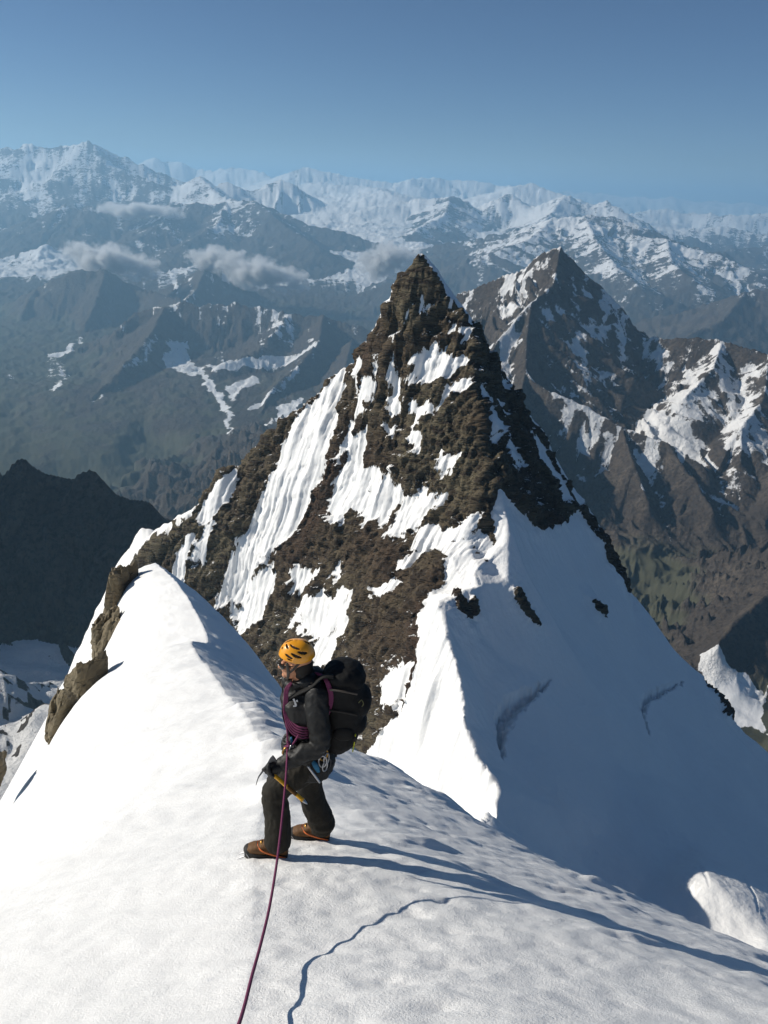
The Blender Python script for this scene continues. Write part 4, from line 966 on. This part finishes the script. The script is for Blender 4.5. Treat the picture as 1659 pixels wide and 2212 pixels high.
def hand_pieces(w, c, grip0, grip1, side):
    """palm from the wrist w to c, four fingers and a thumb closed round the bar grip0-grip1"""
    ax = grip1 - grip0; ax /= np.linalg.norm(ax); d = c - w; d /= np.linalg.norm(d)
    nrm_ = np.cross(ax, d); nrm_ /= np.linalg.norm(nrm_)
    out = limb((w, 0.032), (w * 0.45 + c * 0.55, 0.036), (c - d * 0.006, 0.036))
    for k, (o_, ln_) in enumerate([(-0.038, 0.9), (-0.013, 1.0), (0.012, 0.97), (0.036, 0.82)]):
        cc = c + ax * o_; pts = []
        for an in (-30, 20, 75, 130, 185):
            a = math.radians(an * ln_ - 10); pts.append(cc + d * (0.014 + 0.033 * math.cos(a)) + nrm_ * side * 0.033 * math.sin(a))
        out += limb(*[(p, 0.0125 - 0.0008 * i) for i, p in enumerate(pts)])
    th = [w * 0.4 + c * 0.6 + ax * -0.028, c + ax * -0.045 - nrm_ * side * 0.030, c + d * 0.030 - nrm_ * side * 0.034 + ax * -0.02, c + d * 0.042 - nrm_ * side * 0.018 + ax * 0.01]
    out += limb(*[(p, r) for p, r in zip(th, (0.018, 0.016, 0.013, 0.011))])
    return out
axH, axS = P(573, 1658, 4.765), P(664, 1737, 4.665)     # ice axe: head and spike
grp = axH + (axS - axH) * 0.12
rope_dir = A3(0.0, -0.3, -1.0)

# body: one skin, mostly under clothes
body = head_pieces(HEAD) + limb((HEAD + A3(0.02, 0, -0.06), 0.056), (neck + A3(0.01, 0, -0.02), 0.060))
body += loft([(pel + A3(0, 0, -0.10), 0.085, 0.13), (pel, 0.105, 0.15), (pel * 0.6 + neck * 0.4, 0.10, 0.14), (pel * 0.25 + neck * 0.75, 0.115, 0.17), (neck + A3(0.02, 0, -0.03), 0.075, 0.12)])
body += limb((hipL, 0.085), ((hipL + kneL) / 2, 0.072), (kneL, 0.056), ((kneL + ankL) / 2, 0.052), (ankL, 0.040), (LS + A3(0.04, 0, 0.06), 0.04), (LS + A3(-0.08, 0, 0.05), 0.03))
body += limb((hipR, 0.085), ((hipR + kneR) / 2, 0.072), (kneR, 0.056), ((kneR + ankR) / 2, 0.052), (ankR, 0.040), (RS + A3(0.04, 0, 0.06), 0.04), (RS + A3(-0.08, 0, 0.05), 0.03))
for s_, e_, w_ in ((shL, elL, wrL), (shR, elR, wrR)): body += limb((s_, 0.055), ((s_ + e_) / 2, 0.046), (e_, 0.040), (w_, 0.030), (w_ * 1.12 - e_ * 0.12, 0.026))
person = fuse('person', body, M_SKIN, None, 0.0055, 2)
put(person, label='climber in black jacket, dark trousers and orange helmet pausing on the snow crest', cat='person')
hair = fuse('stubble', [ball_data(HEAD + A3(-0.058, 0, -0.085), (0.032, 0.044, 0.026), 18, 12)], plain('short_dark_beard', (0.10, 0.055, 0.036), 0.8), person, 0.006, 2)

fuse('balaclava', [ball_data(HEAD + hfr(-0.040, 0, -0.020), (0.078, 0.088, 0.078), 22, 14), ball_data(HEAD + hfr(-0.045, 0, -0.075), (0.075, 0.080, 0.06), 20, 12)], M_DARK, person, 0.007, 3)
# jacket
def folds(sc, am, seed, stretch=(1, 1, 1)):
    def f(co):
        x, y, z = co[:, 0] * stretch[0], co[:, 1] * stretch[1], co[:, 2] * stretch[2]
        return am * fbm3(x / sc, y / sc, z / sc, 4, seed, 0.5, ridged=True) + 0.4 * am * fbm3(x / sc * 3, y / sc * 3, z / sc * 3, 3, seed + 9)
    return f
jk = loft([(pel + A3(-0.005, -0.01, -0.145), 0.150, 0.205), (pel + A3(0, 0, -0.06), 0.155, 0.205), (pel + A3(-0.01, 0, 0.03), 0.142, 0.190), (pel * 0.65 + neck * 0.35, 0.138, 0.185), (pel * 0.35 + neck * 0.65, 0.148, 0.205), (pel * 0.12 + neck * 0.88, 0.140, 0.205),
           (neck + A3(0.015, 0, 0.0), 0.098, 0.135), (neck + A3(0.0, 0, 0.045), 0.082, 0.092)])
jk += limb((shL + A3(0, 0.03, 0), 0.082), ((shL + elL) / 2, 0.074), (elL, 0.066), ((elL + wrL) / 2, 0.062), (wrL, 0.050))
jk += limb((shR + A3(0, -0.03, 0), 0.082), ((shR + elR) / 2, 0.072), (elR, 0.064), ((elR + wrR) / 2, 0.056), (wrR, 0.046))
jk += [ball_data(neck + A3(0.105, 0, 0.055), (0.085, 0.125, 0.075), 20, 14), ball_data(neck + A3(0.07, -0.06, 0.075), (0.07, 0.06, 0.06), 16, 12)]     # folded hood
jk += limb(*[(neck + A3(-0.075 * math.cos(a) - 0.008, 0.080 * math.sin(a), 0.058 + 0.028 * math.cos(a + math.pi)), 0.026) for a in np.linspace(-2.7, 2.7, 9)])       # stand-up collar
jk += limb((neck + A3(-0.085, -0.02, 0.02), 0.034), (neck + A3(-0.094, 0.0, 0.055), 0.028))
jw = folds(0.085, 0.011, 401, (1, 1, 0.55))
jacket = fuse('jacket', jk, M_JKT, person, 0.0085, 3, lambda c: jw(c) + 0.004 * np.sin(c[:, 2] * 95 + 6 * c[:, 0]) * np.exp(-((c[:, 2] + 1.92) / 0.16) ** 2) * (c[:, 1] < 4.98))
# trousers
tr = loft([(pel + A3(0, 0, -0.16), 0.115, 0.165), (pel + A3(0.01, 0, -0.05), 0.128, 0.172), (pel + A3(0, 0, 0.06), 0.118, 0.16)])
tr += limb((hipL + A3(0, 0, -0.02), 0.112), (hipL * 0.5 + kneL * 0.5, 0.104), (kneL, 0.088), (kneL * 0.5 + ankL * 0.5 + A3(0.0, 0, 0), 0.086), (ankL + A3(-0.005, 0, 0.07), 0.088), (ankL + A3(-0.01, 0, 0.035), 0.090))
tr += limb((hipR + A3(0, 0, -0.02), 0.112), (hipR * 0.5 + kneR * 0.5, 0.100), (kneR, 0.090), (kneR * 0.5 + ankR * 0.5, 0.092), (ankR + A3(0.0, 0, 0.07), 0.094), (ankR + A3(0.0, 0, 0.04), 0.095))
tw = folds(0.075, 0.012, 431, (1, 1, 0.35))
trousers = fuse('trousers', tr, M_TRS, person, 0.0085, 3, lambda c: tw(c) + 0.006 * np.sin(c[:, 2] * 70 + 9 * c[:, 0]) * (np.exp(-((c[:, 2] - kneL[2]) / 0.09) ** 2) + np.exp(-((c[:, 2] - ankR[2] - 0.06) / 0.08) ** 2)))
# gloves
glove = fuse('glove', hand_pieces(wrL, grp + (wrL - grp) * 0.25, axH, axS, 1.0) + limb((wrL + (elL - wrL) * 0.22, 0.047), (wrL, 0.042)), M_JKT, person, 0.0045, 2, folds(0.03, 0.0025, 451))
fuse('glove', hand_pieces(wrR, haR, haR - rope_dir, haR + rope_dir, -1.0) + limb((wrR + (elR - wrR) * 0.22, 0.047), (wrR, 0.042)), M_JKT, person, 0.0045, 2, folds(0.03, 0.0025, 452))

# helmet: vented shell over a dark liner
HC = HEAD + A3(0.006, 0, 0.072); HR = (0.119, 0.104, 0.100)
vents = []
for s_ in (-1, 1):
    for a_, e_, la, le, ro_ in [(66, 15, 17, 5.0, -16), (92, 24, 19, 5.5, -18), (118, 34, 17, 5.5, -20), (70, 4, 9, 3.5, -12), (38, 46, 13, 4.5, -22), (80, 54, 20, 4.5, -14), (18, 28, 6, 6, 0)]:
        vents.append((s_ * a_, e_, la, le, s_ * ro_))
vents.append((0, 62, 5, 16, 0)); vents.append((180, 55, 6, 14, 0))
def shell_pt(az, el, k):
    rim = 1.0
    return HC + A3(-HR[0] * k * math.cos(el) * math.cos(az), -HR[1] * k * math.cos(el) * math.sin(az) , HR[2] * k * math.sin(el))
def helm_shell(name, mat, parent, k, holes, e0=-6):
    NA, NE = 150, 56; V, keep, Fc = [], [], []
    for i in range(NE + 1):
        for j in range(NA):
            az = -math.pi + 2 * math.pi * j / NA; t = i / NE
            # the rim dips behind the ears and rises at the brow
            r0 = math.radians(e0 - 10 * math.exp(-((abs(az) - 1.9) / 0.7) ** 2) + 3 * math.exp(-(az / 0.7) ** 2))
            el = r0 + (math.pi / 2 - r0) * t
            kk = k * (1 + 0.018 * math.cos(az * 2) + 0.012 * math.cos(math.degrees(el) / 9.0) * math.cos(el)) * (1 + 0.03 * (1 - min(1, t * 9)) * (1 if holes else 0))
            V.append(shell_pt(az, el, kk))
    for i in range(NE):
        for j in range(NA):
            az = -180 + 360 * (j + 0.5) / NA; el = math.degrees(math.radians(e0) + (math.pi / 2 - math.radians(e0)) * (i + 0.5) / NE); ok = True
            if holes:
                for a_, e_, la, le, ro_ in vents:
                    da = ((az - a_ + 180) % 360 - 180) * math.cos(math.radians(min(el, 80))); de = el - e_
                    c_, s_ = math.cos(math.radians(ro_)), math.sin(math.radians(ro_))
                    x_, y_ = da * c_ + de * s_, -da * s_ + de * c_
                    if (x_ / la) ** 2 + (y_ / le) ** 2 < 1: ok = False; break
            if ok: Fc.append((i * NA + j, i * NA + (j + 1) % NA, (i + 1) * NA + (j + 1) % NA, (i + 1) * NA + j))
    o = mesh_obj(name, V, Fc, mat, parent)
    if holes:
        sd = o.modifiers.new('s', 'SOLIDIFY'); sd.thickness = 0.006; sd.offset = -1
    return o
helmet = helm_shell('helmet', M_HELM, person, 1.0, True)
helmet['label'] = 'orange vented climbing helmet'
helm_shell('liner', M_DARK, helmet, 0.93, False, -4)
hf = lambda x, y, z: HEAD + hfr(x, y, z)
for s_ in (-1, 1):
    tube('chin_strap', [hf(0.03, s_ * 0.090, 0.045), hf(0.02, s_ * 0.092, -0.02), hf(0.03, s_ * 0.072, -0.075), hf(0.055, s_ * 0.03, -0.112)], [(0.010, 0.004)] * 4, M_STRAP, helmet)
    tube('chin_strap', [hf(-0.055, s_ * 0.092, 0.035), hf(-0.02, s_ * 0.094, -0.005), hf(0.02, s_ * 0.090, -0.035)], [(0.009, 0.004)] * 3, M_STRAP, helmet)
# sunglasses
gl = tube('sunglasses', [hf(0.093, -0.045, 0.014), hf(0.101, 0, 0.020), hf(0.093, 0.045, 0.014)], 0.004, M_DARK, person)
for s_ in (-1, 1):
    tube('lens', [hf(0.104, s_ * 0.006, 0.002), hf(0.100, s_ * 0.032, 0.000), hf(0.082, s_ * 0.058, 0.001), hf(0.055, s_ * 0.078, 0.005)], [(0.012, 0.004), (0.023, 0.005), (0.023, 0.005), (0.012, 0.004)], M_LENS, gl, 12)
    tube('temple', [hf(0.084, s_ * 0.060, 0.012), hf(0.045, s_ * 0.081, 0.014), hf(-0.01, s_ * 0.088, 0.012)], [(0.011, 0.004), (0.007, 0.004), (0.004, 0.003)], M_DARK, gl)

# boots and crampons
def boot(S, label):
    """S: middle of the sole, toe towards -x"""
    z0 = 0.030
    prof = [(0.150, 0.030, 0.060), (0.135, 0.042, 0.105), (0.09, 0.046, 0.150), (0.05, 0.045, 0.150), (0.0, 0.044, 0.112), (-0.05, 0.048, 0.088), (-0.10, 0.050, 0.074), (-0.135, 0.043, 0.058), (-0.158, 0.026, 0.040)]
    V, Fc, sg = [], [], 16
    for x, w, h in prof:
        for j in range(sg):
            a = 2 * math.pi * j / sg; cx, sz = math.cos(a), math.sin(a)
            V.append(S + A3(x, w * math.copysign(abs(cx) ** 0.7, cx), z0 + h / 2 + h / 2 * math.copysign(abs(sz) ** 0.75, sz)))
    for i in range(len(prof) - 1):
        for j in range(sg): Fc.append((i * sg + j, i * sg + (j + 1) % sg, (i + 1) * sg + (j + 1) % sg, (i + 1) * sg + j))
    Fc.append(tuple(range(sg))); Fc.append(tuple((len(prof) - 1) * sg + j for j in range(sg))[::-1])
    b = fuse('boot', [(V, Fc)] + limb((S + A3(0.088, 0, 0.10), (0.052, 0.046)), (S + A3(0.09, 0, 0.19), (0.056, 0.050))), M_LEATHER, person, 0.006, 2, folds(0.045, 0.003, 471)); b['label'] = label
    out = [(x, w + 0.004) for x, w, h in prof]
    ring = [(x, w) for x, w in out] + [(x, -w) for x, w in out[::-1]]; m_ = len(ring)
    V = [S + A3(x, y, 0.012) for x, y in ring] + [S + A3(x, y, 0.045 if x > -0.1 else 0.062) for x, y in ring]
    mesh_obj('sole', V, [tuple(range(m_))[::-1], tuple(range(m_, 2 * m_))] + [(i, (i + 1) % m_, m_ + (i + 1) % m_, m_ + i) for i in range(m_)], M_RUB, b, False)
    V_, F_ = ball_data(S + A3(-0.128, 0, 0.060), (0.042, 0.049, 0.030), 16, 10); mesh_obj('toe_cap', V_, F_, M_RUB, b)
    for k in range(4): tube('lace', [S + A3(-0.065 + 0.034 * k, -0.034 + 0.002 * k, 0.098 + 0.017 * k), S + A3(-0.075 + 0.034 * k, 0, 0.116 + 0.016 * k), S + A3(-0.065 + 0.034 * k, 0.034, 0.098 + 0.017 * k)], 0.0045, M_BRASS if k % 2 else M_STRAP, b, 6)
    c = tube('crampon', [S + A3(0.12, -0.036, 0.008), S + A3(-0.02, -0.046, 0.008), S + A3(-0.13, -0.040, 0.008), S + A3(-0.160, 0, 0.010), S + A3(-0.13, 0.040, 0.008), S + A3(-0.02, 0.046, 0.008), S + A3(0.12, 0.036, 0.008)], [(0.007, 0.004)] * 7, M_DSTEEL, b, 8)
    for (x, y, dx, dz) in [(-0.150, -0.022, -0.065, -0.035), (-0.150, 0.022, -0.065, -0.035), (-0.11, -0.045, -0.015, -0.045), (-0.11, 0.045, -0.015, -0.045), (-0.03, -0.048, 0, -0.045), (-0.03, 0.048, 0, -0.045), (0.08, -0.040, 0, -0.045), (0.08, 0.040, 0, -0.045), (0.13, -0.03, 0.01, -0.045), (0.13, 0.03, 0.01, -0.045)]:
        tube('point', [S + A3(x, y, 0.010), S + A3(x + dx * 0.5, y, 0.010 + dz * 0.4), S + A3(x + dx, y, 0.010 + dz)], [(0.008, 0.004), (0.006, 0.003), (0.001, 0.001)], M_STEEL, c, 6, 3)
    tube('toe_bail', [S + A3(-0.12, -0.052, 0.02), S + A3(-0.145, -0.038, 0.055), S + A3(-0.158, 0, 0.066), S + A3(-0.145, 0.038, 0.055), S + A3(-0.12, 0.052, 0.02)], 0.0035, M_STEEL, c, 6)
    tube('crampon_strap', [S + A3(0.14, -0.047, 0.030), S + A3(0.06, -0.058, 0.060), S + A3(-0.03, -0.056, 0.095), S + A3(-0.07, 0, 0.112), S + A3(-0.03, 0.056, 0.095), S + A3(0.06, 0.058, 0.060), S + A3(0.14, 0.047, 0.030)], [(0.007, 0.003)] * 7, M_RED, c, 8)
    return b
boot(LS, 'brown leather boot of the forward leg'); boot(RS, 'brown leather boot of the rear leg')

# harness and hardware
from mathutils.bvhtree import BVHTree
def surf(o, u, v):
    """where a sight line first meets a mesh"""
    dg = bpy.context.evaluated_depsgraph_get(); t = BVHTree.FromObject(o, dg)
    h = t.ray_cast(Vector(tuple(CAM)), Vector(tuple(raydir(u, v))).normalized())
    return (A3(*h[0]), A3(*h[1])) if h[0] else (None, None)
belt = tube('harness', [pel + A3(0.163 * math.cos(a), 0.214 * math.sin(a), -0.085 + 0.02 * math.cos(a)) for a in np.linspace(0, 2 * math.pi, 25)[:-1]], [(0.019, 0.007)] * 24, M_DARK, person, 8, 1, raw=True)
tube('leg_loop', smooth_path([hipL + A3(0.125 * math.cos(a) - 0.05, 0.12 * math.sin(a), -0.10 + 0.04 * math.cos(a)) for a in np.linspace(0, 2 * math.pi, 13)[:-1]], 3, True), 0.012, M_DARK, belt, 8, closed=True, raw=True)
def ring_on(name, c, r, th, mat, tilt, parent):
    pts = [c + A3(r * 0.62 * math.cos(a) * math.cos(tilt) , r * 0.62 * math.cos(a) * math.sin(tilt), r * math.sin(a)) for a in np.linspace(0, 2 * math.pi, 17)[:-1]]
    V_, F_ = tube_data(pts, th, 8, False, True); return mesh_obj(name, V_, F_, mat, parent)
for u, v, y, r, th, mt, ti in [(699, 1630, 4.90, 0.048, 0.0055, M_BRASS, 0.5), (705, 1640, 4.90, 0.048, 0.0055, M_STEEL, 1.0), (697, 1645, 4.87, 0.046, 0.0055, M_STEEL, 0.2), (708, 1650, 4.92, 0.044, 0.0050, M_DSTEEL, 0.7),
                               (702, 1655, 4.88, 0.040, 0.0050, M_STEEL, 0.9), (619, 1625, 4.86, 0.040, 0.0055, M_BRASS, 0.3), (631, 1618, 4.86, 0.036, 0.0055, M_STEEL, 0.8)]:
    ring_on('carabiner', P(u, v, y), r, th, mt, ti, belt)
tube('ice_screw', [P(665, 1655, 4.85), P(678, 1673, 4.84), P(691, 1691, 4.83)], [0.009, 0.009, 0.007], M_STEEL, belt, 8)
tube('gear_sling', [P(676, 1645, 4.86), P(682, 1655, 4.84), P(688, 1668, 4.85)], [(0.016, 0.006), (0.022, 0.007), (0.012, 0.005)], M_BLUE, belt, 8)
tube('gear_sling', [P(629, 1592, 4.90), P(630, 1602, 4.88), P(628, 1613, 4.88)], [(0.008, 0.005)] * 3, M_BLUE, belt, 8)
# chest mark and a zip on the jacket
def emblem(u, v):
    p, n_ = surf(jacket, u, v)
    if p is None: return
    e1 = np.cross(A3(0, 0, 1), n_); e1 /= np.linalg.norm(e1); e2 = np.cross(n_, e1); V, Fc = [], []
    for pts in [[(-0.016, 0.030), (-0.004, 0.034), (0.006, 0.012), (-0.004, 0.006)], [(-0.006, 0.008), (0.006, 0.012), (0.014, -0.010), (0.000, -0.014)], [(-0.012, -0.012), (0.014, -0.010), (0.010, -0.020), (-0.010, -0.022)], [(0.008, 0.022), (0.018, 0.026), (0.020, 0.012), (0.010, 0.012)]]:
        o = len(V); V += [p + n_ * 0.0045 + e1 * a + e2 * b for a, b in pts]; Fc.append(tuple(range(o, o + len(pts))))
    mesh_obj('chest_emblem', V, Fc, M_WHITE, jacket, False)
emblem(637, 1520)
tube('zip_pull', [P(612, 1478, 5.03), P(610, 1486, 5.02), P(611, 1496, 5.02)], 0.004, M_DARK, jacket, 6)

# ------------------------------------------------------------------ backpack
def pp(u, v, dy): return P(u, v, 5.08 + dy)
b0, b1, b2, b3 = pp(735, 1590, 0), pp(748, 1545, 0), pp(752, 1495, 0), pp(742, 1452, 0)
pk = []
def slab(c, hx, hy, hz): return loft([(c + A3(0, 0, -hz), hx * 0.82, hy * 0.86), (c + A3(0, 0, -hz * 0.8), hx, hy), (c + A3(0, 0, hz * 0.8), hx, hy), (c + A3(0, 0, hz), hx * 0.82, hy * 0.86)])
pk += loft([(pp(729, 1610, 0), 0.065, 0.105), (pp(734, 1594, 0), 0.115, 0.140), (pp(742, 1545, 0), 0.142, 0.150), (pp(744, 1495, 0), 0.142, 0.152), (pp(742, 1462, 0), 0.132, 0.150), (pp(742, 1450, 0), 0.10, 0.12)])
pk += [ball_data(pp(784, 1512, 0), (0.058, 0.118, 0.105), 18, 12), ball_data(pp(776, 1556, 0), (0.050, 0.110, 0.085), 18, 12)]
pack = fuse('backpack', pk, M_PACK, None, 0.009, 5, folds(0.09, 0.008, 501, (1, 1, 0.7)))
put(pack, label='large black backpack on the climber with a yellow strap end hanging down', cat='backpack')
fuse('lid', [ball_data(pp(743, 1452, 0), (0.140, 0.156, 0.074), 24, 14), ball_data(pp(762, 1462, 0), (0.09, 0.14, 0.06), 18, 12)], M_PACK, pack, 0.009, 4, folds(0.07, 0.007, 511))
for s_ in (-1, 1):
    yy = 5.08 + s_ * 0.125
    tube('shoulder_strap', [P(722, 1462, yy), P(697, 1462, yy), shL * 0 + A3(-0.45, yy, -1.485), A3(-0.625, 5.09 + s_ * 0.12, -1.62), A3(-0.62, 5.09 + s_ * 0.135, -1.78), A3(-0.52, 5.08 + s_ * 0.185, -1.92), P(700, 1590, 5.08 + s_ * 0.16)], [(0.008, 0.026)] * 7, M_PACK, pack, 10)
    fuse('side_pocket', [ball_data(pp(742, 1585, s_ * 0.145), (0.075, 0.03, 0.06), 16, 10)], M_PACK, pack, 0.008, 3)
    for v0 in (1490, 1535): tube('compression_strap', [P(712, v0, 5.08 + s_ * 0.158), P(742, v0 + 4, 5.08 + s_ * 0.172), P(772, v0 + 10, 5.08 + s_ * 0.150)], [(0.008, 0.004)] * 3, M_STRAP if v0 == 1490 else M_DARK, pack, 6)
tube('strap_end', [P(768, 1586, 4.93), P(766, 1602, 4.92), P(762, 1622, 4.92)], [(0.0045, 0.013), (0.0045, 0.014), (0.0045, 0.017)], M_YEL, pack, 8)
tube('strap_buckle', [P(768, 1592, 4.915), P(766, 1596, 4.915), P(766, 1600, 4.915)], [(0.008, 0.017)] * 3, M_DARK, pack, 8)
tube('haul_loop', [P(775, 1518, 4.925), P(781, 1512, 4.90), P(785, 1520, 4.90), P(782, 1526, 4.92)], 0.0035, plain('olive_cord', (0.10, 0.10, 0.04), 0.8), pack, 6)

# ------------------------------------------------------------------ ice axe
d_ax = axS - axH; L_ax = np.linalg.norm(d_ax); d_ax /= L_ax
axe = tube('ice_axe', [axH, axH + d_ax * L_ax * 0.5, axH + d_ax * L_ax * 0.90], [(0.0115, 0.0175)] * 3, M_SHAFT, None, 12)
put(axe, label='ice axe with yellow shaft held by its steel head', cat='ice axe')
tube('grip_tape', [axH + d_ax * L_ax * 0.52, axH + d_ax * L_ax * 0.74], [(0.0125, 0.0188)] * 2, plain('brown_grip_tape', (0.14, 0.065, 0.012), 0.8), axe, 12)
tube('spike', [axH + d_ax * L_ax * 0.88, axH + d_ax * L_ax * 0.94, axS], [(0.011, 0.017), (0.009, 0.012), (0.002, 0.003)], M_STEEL, axe, 10)
tube('pick', [axH, P(566, 1668, 4.765), P(558, 1680, 4.765), P(553, 1696, 4.765)], [(0.008, 0.015), (0.005, 0.014), (0.004, 0.011), (0.002, 0.003)], M_DSTEEL, axe, 10)
tube('adze', [axH, P(580, 1648, 4.765), P(588, 1641, 4.765), P(594, 1638, 4.765)], [(0.007, 0.012), (0.007, 0.010), (0.020, 0.009), (0.030, 0.007)], M_DSTEEL, axe, 10)

# ------------------------------------------------------------------ rope: coils over the chest, then a line back to the camera
knot = P(621, 1614, 4.87)
line = [knot, P(619, 1660, 4.70), P(616, 1700, 4.55), P(607, 1790, 4.20), P(597, 1870, 3.85), P(582, 1960, 3.45), P(563, 2040, 3.08), P(545, 2105, 2.75), P(516, 2212, 2.25), A3(-0.36, 1.3, -0.25), A3(-0.30, 0.55, 0.35), A3(-0.25, -0.1, 0.72)]
rope = tube('climbing_rope', line, 0.0076, M_ROPE, None, 10, 8)
put(rope, label='plum coloured rope coiled round the climber and running down across the snow', cat='rope')
for k in range(5):
    j = k - 2.0
    tube('coil', [P(620 + 1.6 * k, 1482, 4.99), P(614 + 1.8 * k, 1512, 4.95), P(614 + 2.6 * k, 1543 + 0.5 * k, 4.925), P(627 + 2.4 * k, 1572 - 3.8 * j, 4.885), P(652, 1583 - 5.6 * j, 4.862), P(678, 1578 - 4.0 * j, 4.90),
                  P(706 - 0.8 * k, 1552, 4.93), P(719 - 1.8 * k, 1508, 4.935), P(708 - 1.6 * k, 1470, 4.96), P(685, 1454 + 0.8 * k, 5.06), P(655, 1462 + 1.0 * k, 5.10)], 0.0060, M_ROPE, rope, 8, 6, closed=True)
tube('knot', [knot + A3(0.0, 0, 0.05), knot + A3(0.014, -0.01, 0.02), knot + A3(-0.014, 0, 0.0), knot + A3(0.012, 0.01, -0.025), knot + A3(-0.002, -0.01, -0.05)], 0.011, M_ROPE, rope, 8)
tube('tie_in_strand', [P(617, 1555, 4.93), P(621, 1585, 4.89), knot], 0.0068, M_ROPE, rope, 8)
tube('tie_in_strand', [knot, P(632, 1608, 4.86), P(645, 1588, 4.85)], 0.0068, M_ROPE, rope, 8)
